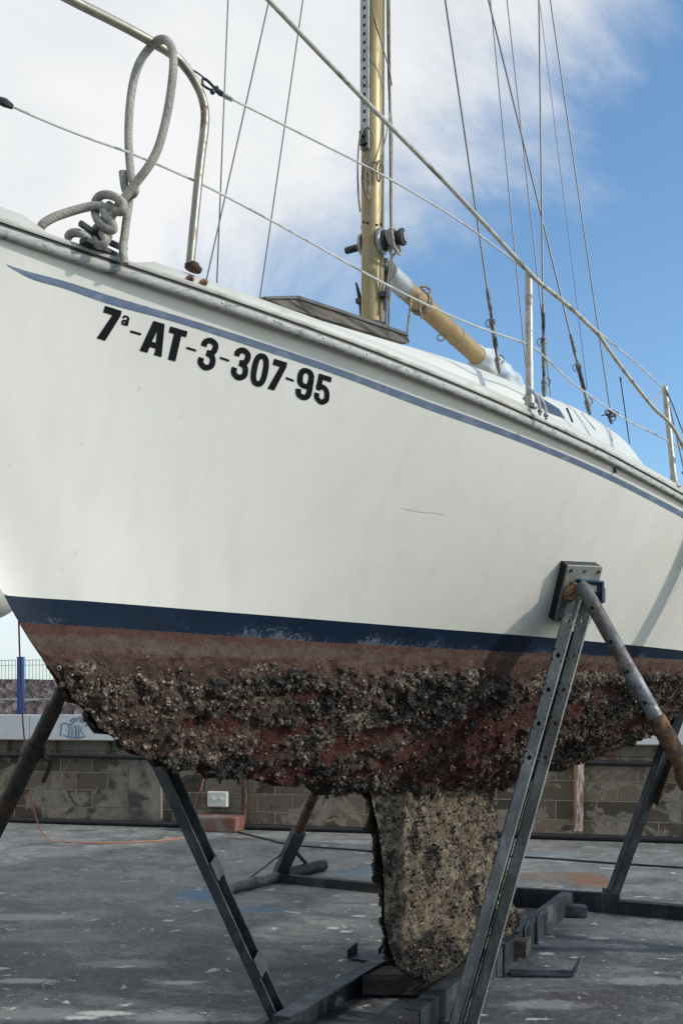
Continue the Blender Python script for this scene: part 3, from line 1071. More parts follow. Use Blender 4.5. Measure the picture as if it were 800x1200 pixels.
# ------------------------------------------------------------------ stripe, lettering
xs = [7, 30, 75, 125, 200, 300, 400, 500, 600, 700, 800, 830]
yt = [309.5, 317, 329, 345, 367.5, 399, 433, 470, 507, 549, 600, 617]
xb = [7, 20, 36, 75, 125, 200, 300, 400, 500, 600, 700, 800, 830]
yb = [309.8, 317.5, 326, 337.5, 355, 375.5, 407.5, 441, 479, 514.5, 556, 607, 624]
ft, fb_ = pchip(xs, yt), pchip(xb, yb)
mb = MB(); rows = []
for x in np.concatenate([np.linspace(8, 40, 14), np.linspace(46, 826, 120)]):
    a, b = float(ft(x)), float(fb_(x))
    r = [hit(x, a + (b - a) * k / 4, off=.0012) for k in range(5)]
    if all(q is not None for q in r):
        rows.append(r)
last_s = 0
mb.grid(rows)
# carry the stripe aft at the same height under the rail
mb.build('cove_stripe', M['cove_blue'], boat)

GH = {}
def ribbon(path, w, n=6):
    pts = [np.array(p, float) for p in path]
    q = [Vector((p[0], p[1], 0)) for p in pts]
    q = catmull(q, n)
    out = []
    for i in range(len(q)):
        t = (q[min(i + 1, len(q) - 1)] - q[max(i - 1, 0)]).normalized()
        nn = Vector((-t.y, t.x, 0)) * w / 2
        out.append((q[i] + nn, q[i] - nn))
    return out


def glyph(ch):
    """list of polygons in a 0..1 x 0..1 box (y down)"""
    A = .52   # isotropic width of the box
    polys = []
    def rib(path, w=.172):
        r = ribbon(path, w)
        for (a, b), (c, d) in zip(r[:-1], r[1:]):
            polys.append([(a.x / A, a.y), (c.x / A, c.y), (d.x / A, d.y), (b.x / A, b.y)])
    def ring(cx, cy, ox, oy, ix, iy, e=2.5, n=36):
        def pt(a, rx, ry):
            c_, s_ = math.cos(a), math.sin(a)
            return (cx + rx * math.copysign(abs(c_) ** (2 / e), c_), cy + ry * math.copysign(abs(s_) ** (2 / e), s_))
        for k in range(n):
            a, b = 2 * math.pi * k / n, 2 * math.pi * (k + 1) / n
            polys.append([pt(a, ox, oy), pt(b, ox, oy), pt(b, ix, iy), pt(a, ix, iy)])
    if ch == '7':
        polys.append([(0, 0), (1, 0), (1, .17), (.60, .62), (.52, 1), (.0, 1), (.10, .62), (.52, .2), (0, .2)] if False else
                     [(0, 0), (1, 0), (1, .16), (.50, 1), (0, 1), (.54, .2), (0, .2)])
    elif ch == 'T':
        polys.append([(0, 0), (1, 0), (1, .19), (.72, .19), (.72, 1), (.30, 1), (.30, .19), (0, .19)])
    elif ch == 'A':
        polys.append([(.27, 0), (.525, 0), (.525, .26), (.43, .63), (.525, .63), (.525, .80), (.39, .80), (.345, 1), (0, 1)])
        polys.append([(.78, 0), (1, 1), (.66, 1), (.66, .80), (.525, .80), (.525, .63), (.61, .63), (.525, .26), (.525, 0)])
    elif ch == '0':
        ring(.5, .5, .5, .5, .165, .335)
    elif ch == '3':
        rib([(.085, .31), (.10, .17), (.26, .087), (.42, .17), (.425, .33), (.36, .44), (.21, .475)])
        rib([(.21, .475), (.36, .52), (.435, .63), (.425, .81), (.26, .913), (.095, .82), (.082, .66)])
    elif ch == '9':
        ring(.5, .32, .5, .32, .165, .165)
        rib([(.434, .30), (.436, .5), (.432, .74), (.37, .875), (.26, .913), (.13, .865), (.085, .70)])
    elif ch == '5':
        polys.append([(.14, 0), (1, 0), (1, .17), (.44, .17), (.39, .55), (.06, .55)])
        rib([(.06, .50), (.16, .43), (.28, .41), (.40, .50), (.435, .64), (.42, .80), (.26, .913), (.10, .82), (.082, .66)])
    elif ch == 'a':
        rib([(.08, .30), (.14, .10), (.30, .06), (.42, .18), (.43, .5), (.43, .98)], .17)
        ring(.42, .71, .40, .29, .10, .10, 2.2, 20)
    return polys


mb = MB()
TXT = [('7', (123, 358), (19.6, 6.2), (-9.7, 38)), ('a', (144.0, 368.6), (8.2, 2.4), (-2.6, 11.2)), ('A', (172.9, 373.6), (25.6, 7.6), (-9.3, 37)),
       ('T', (199.4, 382.2), (20.2, 5.8), (-8.6, 37)), ('3', (238.2, 392.8), (19.3, 5.8), (-8.2, 38)), ('3', (276.6, 404.2), (18.6, 5.8), (-7.4, 38.3)),
       ('0', (298.6, 411), (19, 6), (-7.6, 38.6)), ('7', (321, 420), (15.4, 4.8), (-7.6, 35)), ('9', (350.4, 428.6), (19, 5.8), (-6, 36.8)),
       ('5', (371.2, 436.4), (17.2, 5.6), (-4.2, 34.6))]
lay = 0.0016
for ch, O, U, D in TXT:
    for pi_, poly in enumerate(glyph(ch)):
        pts = []
        for (a, b) in poly:
            h = hit(O[0] + U[0] * a + D[0] * b, O[1] + U[1] * a + D[1] * b, off=lay + (pi_ % 2) * .00012)
            if h is not None: pts.append(h)
        if len(pts) >= 3:
            mb.add(pts, [tuple(range(len(pts)))])
for (x0, y0, x1, y1) in ((152.7, 388.0, 165.2, 391.5), (218.5, 407.2, 229.6, 410.6), (257.7, 418.8, 268.4, 422.6), (334.7, 442.6, 344, 446)):
    mb.add([hit(x0, y0 - 1.3, off=lay), hit(x1, y1 - 1.3, off=lay), hit(x1, y1 + 1.3, off=lay), hit(x0, y0 + 1.3, off=lay)], [(0, 1, 2, 3)])
mb.build('registration_number', M['letter_black'], boat, smooth=False, fix=False)

# old scratches on the side
def scuff(pts, w_, mat):
    mb = MB(); r = ribbon(pts, w_, 5); n_ = len(r)
    for i_, ((a, b), (c_, d_)) in enumerate(zip(r[:-1], r[1:])):
        f0 = min(1, 4 * min(i_, n_ - i_) / n_)
        q = [hit(u.x, u.y, off=.001) for u in (a, c_, d_, b)]
        if all(v is not None for v in q): mb.add(q, [(0, 1, 2, 3)])
    mb.build('scuff', mat, hull, smooth=False, fix=False)


M['scuff_tan'] = simple('tan_scuff', (0.56, 0.50, 0.40), 0.6, 0, 0.2, 40, 0.05)
scuff([(470, 595), (490, 599.5), (508, 601), (521, 603)], .55, M['scuff_tan'])

# short drain spout below the rail
mb = MB()
q = PV(719, 545, 1.0)
h0 = hit(719, 546, off=.004); h1 = hit(719.6, 553, off=.006)
mb.tube([h0, h1], [.004, .006], 8)
mb.build('drain_spout', M['dark_metal'], boat)

# ------------------------------------------------------------------ coachroof
sil = pchip([290, 330, 400, 477, 500, 560, 600, 635, 680, 710, 740, 752, 760], [346, 358, 379, 402, 408.5, 428, 443.5, 459, 477, 495, 519, 535, 546])


def vc(s):
    return float(min(float(bd(s)) - .19, .80))


mb = MB(); rows = []
S0, S1 = .62, 3.2
for s in np.linspace(S0, S1, 90):
    v = vc(s)
    w = W(s, v, 0)
    x = w.x / w.y * FPX + 400
    z = EYE + (HOR - float(sil(min(max(x, 290), 760)))) / FPX * w.y
    zdk = float(zd(s)) + .01
    z = max(z, zdk + .012)
    r = [(v + .055, zdk - .01), (v + .045, zdk + .02), (v + .012, zdk + (z - zdk) * .72), (v, zdk + (z - zdk) * .90), (v - .02, z - .001), (v - .06, z + .006)]
    r += [(f * (v - .06), z + .006 + .05 * (1 - f * f)) for f in (.75, .4, 0)]
    full = [W(s, a, b) for a, b in r] + [W(s, -a, b) for a, b in r[:-1][::-1]]
    rows.append(full)
mb.grid(rows)
mb.add(rows[0], [tuple(range(len(rows[0])))]); mb.add(rows[-1], [tuple(range(len(rows[-1])))])
CRB = BVHTree.FromPolygons([Vector(v) for v in mb.v], mb.f)
roof = mb.build('coachroof', M['deck_white'], boat, angle=50)
for poly in ([(612, 466), (617, 462.3), (634, 467), (654, 479.5), (661, 490.5), (645, 484.5), (628, 474.5), (614, 469)],
             [(719, 518), (722, 516.3), (737, 523.6), (746, 531), (750, 537), (746, 535.8), (732.5, 528), (720, 521)]):
    cx = sum(p[0] for p in poly) / len(poly); cy = sum(p[1] for p in poly) / len(poly)
    dense = []
    for (x0, y0), (x1, y1) in zip(poly, poly[1:] + poly[:1]):
        dense += [(x0 + (x1 - x0) * k / 4, y0 + (y1 - y0) * k / 4) for k in range(4)]
    rings = [[hit(cx + (x - cx) * f, cy + (y - cy) * f, CRB, o_) for x, y in dense] for f, o_ in ((1.0, -.002), (1.0, .004), (.75, .005), (.5, .005), (.25, .005), (.02, .005))]
    if all(p is not None for r in rings for p in r):
        m = MB(); m.grid([r + [r[0]] for r in rings])
        m.build('window', M['window'], roof)
for line, r_, mt in (([(650, 462), (657, 467), (663, 478), (670, 495)], .004, M['black_cable']), ([(664, 470), (680, 484), (697, 504)], .0018, M['rail_grey']),
                     ([(708, 494), (713, 504), (717, 517)], .002, M['rail_grey'])):
    pts = [hit(x, y, CRB, .003) for x, y in line]
    pts = [p for p in pts if p is not None]
    if len(pts) > 1:
        m = MB(); m.tube(pts, r_, 6, smooth=4); m.build('deck_line' if r_ > .003 else 'seam', mt, roof)
# faint blue scuff marks on the roof side
for quad in ([(503, 402), (508, 404), (524, 428), (519, 427)],):
    pts = [hit(x, y, CRB, .002) for x, y in quad]
    if all(p is not None for p in pts):
        m = MB(); m.add(pts, [(0, 1, 2, 3)])
        m.build('paint_mark', M['sail_cloth'], roof, smooth=False)

# weathered wooden hatch board beside the mast
mb = MB()
vb = .40
outl = [(311, 348), (350, 347.5), (400, 364), (477, 391), (480, 401.5), (471, 401), (400, 379), (335, 360)]
pts = [PV(x, y, vb) for x, y in outl]
mb.prism(pts, -NV * .42)
top = [PV(x, y, vb + .008) for x, y in [(311, 347), (350, 346), (400, 362.5), (478, 389.5), (478.5, 393), (400, 366), (350, 349.5), (312, 349.5)]]
mb.prism(top, -NV * .44, 1)
mb.build('wooden_hatch', [M['wood_grey'], M['wood_top']], boat, smooth=False)

# ------------------------------------------------------------------ mast
sM = s_of(436.5, 0.0)
mc = W(sM, 0, 0)
DM = mc.y


def mz(py):
    return EYE + (HOR - py) / FPX * DM


mast = None
mb = MB()
rows = []
zl = [mz(410)] + list(np.linspace(mz(395), mz(-120), 12)) + [mz(-700), mz(-1430)]
for z in zl:
    rows.append([Vector((mc.x, mc.y, z)) + FV * (.056 * math.cos(a)) + NV * (.0475 * math.sin(a)) for a in np.linspace(0, 2 * math.pi, 33)])
mb.grid(rows)
mb.add(rows[-1][:-1], [tuple(range(32))])
mast = mb.build('mast', M['gold_alloy'], boat, angle=60)
# joint ring with dark slots
mb = MB()
for k, a in enumerate(np.linspace(math.pi * .55, math.pi * 1.6, 9)):
    if k % 3 == 2: continue
    c = Vector((mc.x, mc.y, mz(267 + 3 * math.sin(k)))) + FV * (.0565 * math.cos(a)) + NV * (.048 * math.sin(a))
    rad = (FV * math.cos(a) + NV * math.sin(a)).normalized()
    mb = MB(); mb.box(c, rad * .0015, rad.cross(ZV) * .006, ZV * .004)
    mb.build('mast_slot', M['hole'], mast, smooth=False)
# track of holes on the fore side
mb = MB()
fwd = -FV
for (z0, z1_) in ((mz(182), mz(-700)),):
    c0 = Vector((mc.x, mc.y, 0)) + fwd * .060
    mb.box(c0 + ZV * (z0 + z1_) / 2, fwd * .006, NV * .0165, ZV * (z1_ - z0) / 2)
    mb.box(c0 + fwd * .006 + ZV * (z0 + z1_) / 2, fwd * .002, NV * .021, ZV * (z1_ - z0) / 2, 0)
    z = z0 + .01
    while z < mz(-60):
        mb.box(c0 + fwd * .0085 + ZV * z, fwd * .0008, NV * .0055, ZV * .0062, 1)
        z += .0375
# slider at the foot of the track
mb.box(Vector((mc.x, mc.y, mz(170))) + fwd * .074, fwd * .008, NV * .018, ZV * .03, 2)
mb.ball(Vector((mc.x, mc.y, mz(168))) + fwd * .088, .012, 2)
mb.build('mast_track', [M['grey_alloy'], M['hole'], M['dark_metal']], mast, smooth=False)
# winches
mcv = Vector((mc.x, mc.y, 0))
wc = mcv + ZV * mz(285)
for sgn in (1, -1):
    m = MB()
    ax = (NV * sgn + FV * (.15 if sgn > 0 else -.05)).normalized()
    if sgn > 0:
        m.lathe(wc + ax * .038, ax, [(0, .056), (.012, .056), (.016, .050)], 20, 0)
        m.lathe(wc + ax * .055, ax, [(0, .044), (.012, .044), (.02, .030), (.05, .027), (.075, .032), (.08, .036), (.092, .036), (.094, .022)], 20, 1)
        m.lathe(wc + ax * .150, ax, [(0, .020), (.006, .020), (.007, .010)], 14, 0)
    else:
        m.lathe(wc + ax * .038, ax, [(0, .052), (.012, .052), (.016, .046)], 20, 0)
        m.lathe(wc + ax * .05, ax, [(0, .016), (.085, .015), (.088, .012)], 12, 1)
    wn = m.build('winch', [M['grey_alloy'], M['dark_metal']], mast)
    if sgn > 0:
        m = MB()
        for k in range(3):
            c = wc + ax * (.083 + .014 * k)
            u = ax.cross(ZV).normalized(); w_ = ax.cross(u)
            m.tube([c + (u * math.cos(a) + w_ * math.sin(a)) * (.036 + .004 * k) + ax * .012 * math.sin(a) + ZV * (-.012 * k if math.sin(a) * w_.z < 0 else 0) for a in np.linspace(0, 2 * math.pi, 18)[:-1]], .0065, 6, closed=True)
        m.tube([c + ax * .01 + ZV * -.03, c + ZV * -.06, c - ax * .02 + ZV * -.068, c - ax * .035 + ZV * -.03], .006, 6, smooth=4)
        m.build('rope_wrap', M['rope'], wn)
# cleats
for sgn, y in ((-1, 350), (1, 350)):
    m = MB()
    c = mcv + ZV * mz(y) + NV * sgn * .060
    m.bar(mcv + ZV * mz(y) + NV * sgn * .045, c + NV * sgn * .014, .02, .05, ZV)
    tilt = (ZV + FV * .25 * sgn).normalized()
    m.tube([c + NV * sgn * .012 - tilt * .075, c + NV * sgn * .006 - tilt * .03, c + NV * sgn * .006 + tilt * .03, c + NV * sgn * .014 + tilt * .085], [.004, .008, .008, .004], 8, smooth=3)
    m.build('cleat', M['dark_metal'], mast)
# collar
mb = MB()
mb.tube([mcv + ZV * mz(383) + FV * .062 * math.cos(a) + NV * .054 * math.sin(a) for a in np.linspace(0, 2 * math.pi, 25)[:-1]], .01, 8, closed=True)
mb.build('mast_collar', M['dark_metal'], mast)
# spreaders and the upper rig
zsp = EYE + (HOR + 505) / FPX * DM
for sgn, tip in ((1, None), (-1, None)):
    m = MB()
    m.tube([mcv + ZV * zsp + NV * sgn * .04, mcv + ZV * (zsp + .04) + NV * sgn * .745], [.02, .012], 8)
    m.build('spreader', M['gold_alloy'], mast)


def wire(name, base, top, r, mat, parent=boat):
    m = MB(); m.tube([base, top], r, 6)
    return m.build(name, mat, parent)


def turnbuckle(base, top, L, parent, ring=True):
    t_ = (top - base).normalized()
    m = MB()
    k = L
    m.lathe(base, t_, [(-.02, .004), (.0, .010), (.03, .011), (.035, .006), (.06 * k, .006), (.075 * k, .0125), (.10 * k, .0125), (.11 * k, .0065), (.20 * k, .0065), (.22 * k, .009),
                       (.42 * k, .009), (.44 * k, .013), (.47 * k, .013), (.49 * k, .006), (.56 * k, .0055), (.58 * k, .0075), (.78 * k, .007), (.80 * k, .003)], 10)
    if ring:
        c = base + t_ * .45 * k
        u = t_.cross(Vector((0, 1, 0))).normalized()
        m.tube([c + (u * math.cos(a) + t_ * math.sin(a)) * .016 + u * .01 for a in np.linspace(0, 6.28, 11)[:-1]], .0022, 5, closed=True)
        c = base + t_ * .09 * k
        m.tube([c + (u * math.cos(a) + t_ * math.sin(a)) * .017 - u * .008 for a in np.linspace(0, 6.28, 11)[:-1]], .0024, 5, closed=True)
    m.build('turnbuckle', M['rig_metal'], parent)


tipP = mcv + ZV * (zsp + .04) + NV * .745
tipS = mcv + ZV * (zsp + .04) - NV * .745
mastS = mcv + ZV * zsp
mastH = mcv + ZV * EYE + ZV * ((HOR + 1430) / FPX * DM)


def endpt(x0, y0, base, ymast):
    """point far up the wire, over the mast's depth"""
    return P(x0, y0, DM)


for (bx, by, v, top) in ((584.5, 432, .70, mastS + NV * .045), (637.5, 459, .78, tipP), (690, 481, .78, mastS + NV * .045)):
    base = PV(bx, by, v)
    # aim so that the wire keeps the photographed lean
    sh = wire('shroud', base, top, .0040, M['wire'])
    turnbuckle(base, top, .42 if v < .75 else .44, sh)
for (bx, by, v, top) in ((253.5, 345, -.74, tipS), (238, 345, -.60, mastS - NV * .045), (304, 352, -.74, mastS - NV * .045)):
    wire('shroud', PV(bx, by, v), top, .0034, M['wire'])
for (bx, by, v, top, r, nm) in ((715.5, 487, .62, mastH, .0034, 'backstay'), (688, 456, .3, mastH + ZV * .6, .0022, 'halyard'),
                                (619, 460, .45, mastH, .0030, 'halyard'), (645, 464, .5, mastH, .0030, 'halyard')):
    b0 = PV(bx, by, v)
    wire(nm, b0, top, r, M['wire'])
# shackle tangle where the backstay lands, and a short whip antenna
mb = MB()
c = PV(715, 487, .70)
for k in range(4):
    o = Vector((rng.uniform(-.02, .02), 0, rng.uniform(-.02, .02)))
    u = Vector((math.cos(k), .3, math.sin(k))); w_ = Vector((-math.sin(k * 1.7), .4, math.cos(k * 1.3)))
    mb.tube([c + o + (u * math.cos(a) + w_ * math.sin(a)) * .020 for a in np.linspace(0, 6.28, 12)[:-1]], .0028, 5, closed=True)
mb.tube([c + Vector((-.045, 0, 0)), c + Vector((-.01, 0, .008)), c + Vector((.03, 0, .018)), c + Vector((.045, 0, -.004))], .003, 6, smooth=4)
mb.tube([c - ZV * .03, c + ZV * .03], .007, 6)
mb.build('shackle', M['dark_metal'], boat)
mb = MB(); mb.tube([PV(737.5, 520, .6), PV(727, 446, .6)], [.003, .0032], 6); mb.tube([PV(727.2, 447.5, .6), PV(726.6, 441.5, .6)], .0052, 6)
mb.build('antenna', M['dark_metal'], boat)

# halyards beside the mast
HB = []
def hal(pts, r, mat, sm_=4):
    m = MB(); m.tube([P(x, y, d) for x, y, d in pts], r, 6, smooth=sm_)
    return m.build('halyard', mat, mast)
hal([(455, -140, DM - .02), (456, 60, DM - .02), (457.5, 200, DM - .03), (458, 262, DM - .05), (461, 282, DM - .09)], .0066, M['rope_brown'])
hal([(452, -140, DM), (455, 90, DM), (459, 150, DM - .02), (458.5, 230, DM - .03), (459, 270, DM - .04), (458, 300, DM - .05), (453, 345, DM - .05), (451, 385, DM - .03)], .005, M['rope'])
hal([(460, 300, DM - .08), (456.5, 340, DM - .06), (455, 388, DM - .04)], .0062, M['rope_brown'])
hal([(433, -60, DM - .1), (436, 10, DM - .1), (447, 50, DM - .08), (456, 82, DM - .05), (459, 100, DM - .03)], .0028, M['dark_metal'])
hal([(450.5, -140, DM + .02), (449.5, 100, DM + .02), (448.5, 375, DM + .02)], .0045, M['wire'])
hal([(458, 120, DM - .02), (453, 155, DM - .04), (447, 180, DM - .06), (445, 190, DM - .07)], .0035, M['rope'])

# ------------------------------------------------------------------ boom with its lashing and sail cover
b0 = P(453, 318, DM + .06); b1 = P(600, 455, DM + 1.15)
bt = (b1 - b0).normalized()
mb = MB(); mb.tube([b0 + bt * .05, b1], .0455, 20)
boom = mb.build('boom', M['boom_gold'], boat)
mb = MB(); mb.tube([b0, b0 + bt * .012, b0 + bt * .16], [.030, .048, .0485], 20)
mb.build('boom_sleeve', M['grey_alloy'], boom)
mb = MB()
mb.box(mcv + ZV * b0.z + FV * .07, FV * .02, NV * .012, ZV * .045); mb.ball(b0 - bt * .03 + ZV * .01, .026); mb.ball(b0 - bt * .01 + ZV * .04, .016)
mb.build('gooseneck', M['dark_metal'], boom)
def on_boom(t, ang, r=.05):
    c = b0 + bt * t
    u = bt.cross(ZV).normalized(); w_ = u.cross(bt)
    return c + (u * math.cos(ang) + w_ * math.sin(ang)) * r
mb = MB()
for k in range(3):
    mb.tube([on_boom(.30 + .012 * k + .01 * math.sin(a), a, .0515) for a in np.linspace(0, 6.28, 18)[:-1]], .0055, 6, closed=True)
for k in range(2):
    c = on_boom(.31, 1.3 + k * .5, .062)
    mb.tube([c + Vector((math.cos(a) * .026, .01 * math.sin(2 * a), math.sin(a) * .02)) for a in np.linspace(0, 6.28, 12)[:-1]], .0055, 6, closed=True)
mb.tube([on_boom(.29, 1.9, .058), on_boom(.29, 2.9, .056), P(481.5, 352, DM - .02), P(478.5, 376, DM - .04), P(477, 393, DM - .06)], .0052, 6, smooth=5)
mb.tube([on_boom(.34, 1.6, .06), P(490.5, 345, DM + .12), P(492, 362, DM + .11), P(494, 373, DM + .10)], .0055, 6, smooth=5)
mb.build('lashing', M['rope_brown'], boom)
mb = MB()
mb.tube([on_boom(.66, a, .047) for a in np.linspace(0, 6.28, 18)[:-1]], .0016, 5, closed=True)
c = on_boom(.60, 3.6, .058)
mb.tube([c + Vector((math.cos(a) * .018, 0, math.sin(a) * .016)) for a in np.linspace(0, 6.28, 11)[:-1]], .004, 6, closed=True)
mb.build('boom_eye', M['grey_alloy'], boom)
mb = MB(); rows = []
tl = np.linspace(.90, 1.35, 24)
for i, t_ in enumerate(tl):
    row = []
    for a in np.linspace(0, 2 * math.pi, 33):
        r_ = .060 + .020 * math.sin(3 * a + 5 * t_ * 6) * .35 + .012 * math.sin(7 * a - t_ * 31) * .5 + .012 * min(1, (t_ - .90) * 8)
        if i == 0: r_ = .047
        row.append(on_boom(t_, a, r_))
    row[-1] = row[0]
    rows.append(row)
mb.grid(rows)
mb.build('sail_cover', M['sail_cloth'], boom, angle=80)

# ------------------------------------------------------------------ pulpit, stanchions, lifelines
sp_ = s_px(222)
vpl = float(bd(sp_)) - .022
dP = W(sp_, vpl, 0).y
mb = MB()
foot = P(222.5, 311, dP)
pp = [(222.5, 311, dP), (228, 255, dP), (234, 195, dP), (239.5, 150, dP), (240, 130, dP), (236.5, 113, dP - .005), (229, 96, dP - .015), (217, 78, dP - .03), (200, 62, dP - .06),
      (150, 33, dP - .17), (85, 0, dP - .32), (20, -35, dP - .44)]
mb.tube([P(*q) for q in pp], .0125, 14, smooth=5)
# round the bow and down the other side
a = P(20, -35, dP - .44)
stb = W(.25, -.36, float(zd(.25)) + .04)
tipq = W(S_TIP - .05, 0, a.z + .02)
mb.tube([a, a.lerp(tipq, .6) + NV * .05, tipq, W(S_TIP + .2, -.22, a.z + .01), W(.1, -.36, foot.z + .62), W(.24, -.38, foot.z + .55), stb], .0125, 10, smooth=6)
mb.tube([W(-.36, .10, float(zd(-.36)) + .02), W(-.40, .12, a.z - .02)], .0125, 10)
mb.tube([W(-.36, -.10, float(zd(-.36)) + .02), W(-.40, -.12, a.z)], .0125, 10)
pul = mb.build('pulpit', M['chrome'], boat)
mb = MB()
mb.lathe(foot - ZV * .012 + Vector((.008, 0, 0)), (.25, 0, 1), [(0, .024), (.009, .026), (.012, .016), (.02, .0145)], 16)
mb.build('foot_flange', M['rust'], pul)

sS1 = s_px(622); d1 = W(sS1, float(bd(sS1)) - .05, 0).y
sS2 = s_px(793); d2 = W(sS2, float(bd(sS2)) - .05, 0).y
STN = []
for (pt, pb, d, r) in (((619.4, 318), (620.5, 472), d1, .0150), ((778.5, 452), (790, 566), d2, .0138)):
    m = MB()
    tp, bp = P(*pt, d), P(*pb, d)
    m.tube([bp, bp.lerp(tp, .30), bp.lerp(tp, .305), tp - (tp - bp) * .012, tp], [r, r, r * .94, r * .94, r * .6], 14)
    sO = m.build('stanchion', M['steel_rod'], boat)
    STN.append((sO, tp, bp))
    m = MB(); ax = (tp - bp).normalized()
    m.lathe(bp - ax * .02, ax, [(0, r * 1.9), (.012, r * 1.9), (.016, r * 1.25), (.05, r * 1.2)], 14)
    m.build('stanchion_base', M['steel_rod'], sO)
# bent rods bolted beside the first stanchion
for pts in ([(617.5, 453), (624, 459), (630, 468), (632.8, 481)], [(625, 461), (632, 465), (637.5, 475), (639.8, 486)]):
    m = MB()
    q = [P(x, y, d1 - .03 - .02 * i / 3) for i, (x, y) in enumerate(pts)]
    m.tube(q, .0055, 8, smooth=5); m.ball(q[-1], .0105); m.ball(q[-1] - ZV * .012, .006)
    m.build('bent_rod', M['grey_alloy'], STN[0][0])

dL = lambda x: float(np.interp(x, [-20, 222, 620, 785, 840], [dP - .45, dP, d1, d2, d2 + .2]))


def lifeline(pts, r, mat, doff=0.0):
    m = MB()
    m.tube([P(x, y, dL(x) + doff) for x, y in pts], r, 7, smooth=5)
    return m.build('lifeline', mat, boat)


ll = lifeline([(272, 116), (360, 160), (450, 206), (540, 260), (619, 319), (660, 356), (700, 388), (740, 421), (776, 454)], .0034, M['wire_pale'])
m = MB()
m.tube([P(x, y, dP - .004) for x, y in [(215, 74), (222, 80), (230, 84), (238, 90)]], .0024, 6, smooth=4)
q = [P(237, 91, dP), P(243, 94, dP), P(250, 101, dP), P(253, 105, dP)]
m.tube(q, .0042, 7, smooth=4); m.tube([P(237, 92, dP - .01), P(238, 99, dP - .01), P(245, 104, dP - .01), P(252, 106, dP - .01)], .0035, 7, smooth=4)
m.ball(P(249, 107, dP - .012), .008); m.ball(P(254, 103, dP), .007)
m.tube([P(253, 105, dP), P(258, 108.5, dP), P(263, 111.5, dP)], [.006, .0085, .006], 8)
m.build('shackle', M['dark_metal'], ll)
m = MB(); m.tube([P(262, 111, dP), P(272, 116.5, dP)], [.0075, .006], 8); m.build('end_fitting', M['steel_rod'], ll)
ll2 = lifeline([(14, 124), (50, 140), (100, 160), (160, 182), (231, 213), (280, 238), (350, 276), (430, 321), (500, 357), (560, 383), (619, 404), (640, 420), (659, 438), (686, 460), (737, 494), (784, 517), (830, 545)],
               .0034, M['wire_pale'])
m = MB(); m.tube([P(-2, 117, dL(0)), P(6, 120, dL(4)), P(15, 125, dL(10))], [.009, .011, .006], 8, smooth=3); m.build('end_fitting', M['dark_metal'], ll2)
# lines aft of the second stanchion
lifeline([(780, 456), (790, 480), (802, 512), (815, 545)], .003, M['wire'])
lifeline([(783, 470), (792, 510), (805, 568)], .003, M['wire'])
m = MB(); m.tube([P(776, 456, d2 - .02), P(770, 464, d2 - .02), P(767, 470, d2 - .02), P(766, 476, d2 - .02)], .003, 6, smooth=4)
m.build('tail_end', M['wire_pale'], STN[1][0])
# mooring cleat under the knot
mb = MB()
cC = P(118, 287, 2.66)
mb.bar(cC - FV * .06 - ZV * .01, cC + FV * .07 - ZV * .012, .03, .012, NV)
mb.bar(cC - FV * .02 - ZV * .01, cC - FV * .02 + ZV * .025, .02, .02); mb.bar(cC + FV * .03 - ZV * .01, cC + FV * .03 + ZV * .022, .02, .02)
mb.tube([cC - FV * .07 + ZV * .03, cC - FV * .02 + ZV * .024, cC + FV * .03 + ZV * .02, cC + FV * .09 + ZV * .024], .009, 8, smooth=3)
mb.build('deck_cleat', M['dark_metal'], boat)

# ------------------------------------------------------------------ loose ropes
mb = MB()
R0 = .0112
k0 = 2.66
def rp(pts, r=R0):
    mb.tube([P(x, y, d) for x, y, d in pts], r, 10, smooth=6)
# loop over the pulpit rail, strands twisting at the knot
rp([(121, 268, k0), (128, 258, k0 - .02), (137, 243, k0 - .02), (147, 230, k0 - .03), (160, 213, k0 - .04), (173, 196, k0 - .05), (184, 176, k0 - .05), (192, 150, k0 - .05), (199, 115, k0 - .06), (203, 80, k0 - .06),
    (202, 58, k0 - .04), (195, 47, k0 - .0), (186, 46.5, k0 + .03), (176, 55, k0 + .05), (165, 70, k0 + .05), (157, 92, k0 + .04), (152, 125, k0 + .03), (150.5, 160, k0 + .03), (152, 190, k0 + .02),
    (154, 208, k0 + .01), (157.5, 217, k0), (158, 224, k0 - .01), (153, 228, k0 + .01), (147, 222, k0 + .02), (145, 210, k0 + .02), (144, 201, k0 + .02)])
# hanging tail
rp([(152, 222, k0 + .02), (151, 238, k0 + .02), (148.5, 255, k0 + .02), (146, 275, k0 + .02), (144, 292, k0 + .01), (146, 309, k0 + .01)])
# arc coming over the bow bulwark
rp([(40, 280, k0 - .02), (49, 264, k0 - .04), (60, 256, k0 - .04), (75, 250, k0 - .03), (95, 244, k0 - .02), (112, 241, k0 - .02), (128, 244, k0 - .02), (138, 244, k0)])
# knot turns
rp([(113, 246, k0 + .01), (112, 236, k0 + .01), (118, 229, k0), (128, 228, k0 - .02), (139, 233, k0 - .04), (145, 240, k0 - .05), (143, 247, k0 - .05), (136, 247, k0 - .03), (128, 240, k0 + .01)])
rp([(111, 247, k0), (113, 255, k0 - .01), (120, 264, k0 - .03), (128, 269, k0 - .04), (133, 268, k0 - .04), (132, 262, k0 - .04), (126, 255, k0 - .03), (121, 247, k0 - .02), (118, 240, k0)])
rp([(126, 252, k0 + .01), (118, 262, k0), (111, 270, k0), (110, 279, k0 - .01), (114, 286, k0 - .03), (121, 287, k0 - .04), (124, 280, k0 - .04), (120, 274, k0 - .02), (124, 268, k0 - .02), (127, 276, k0), (121, 287, k0)])
rp([(80, 277, k0), (84, 273, k0 - .03), (93, 273, k0 - .04), (101, 278, k0 - .04), (106, 285, k0 - .02), (110, 288, k0)])
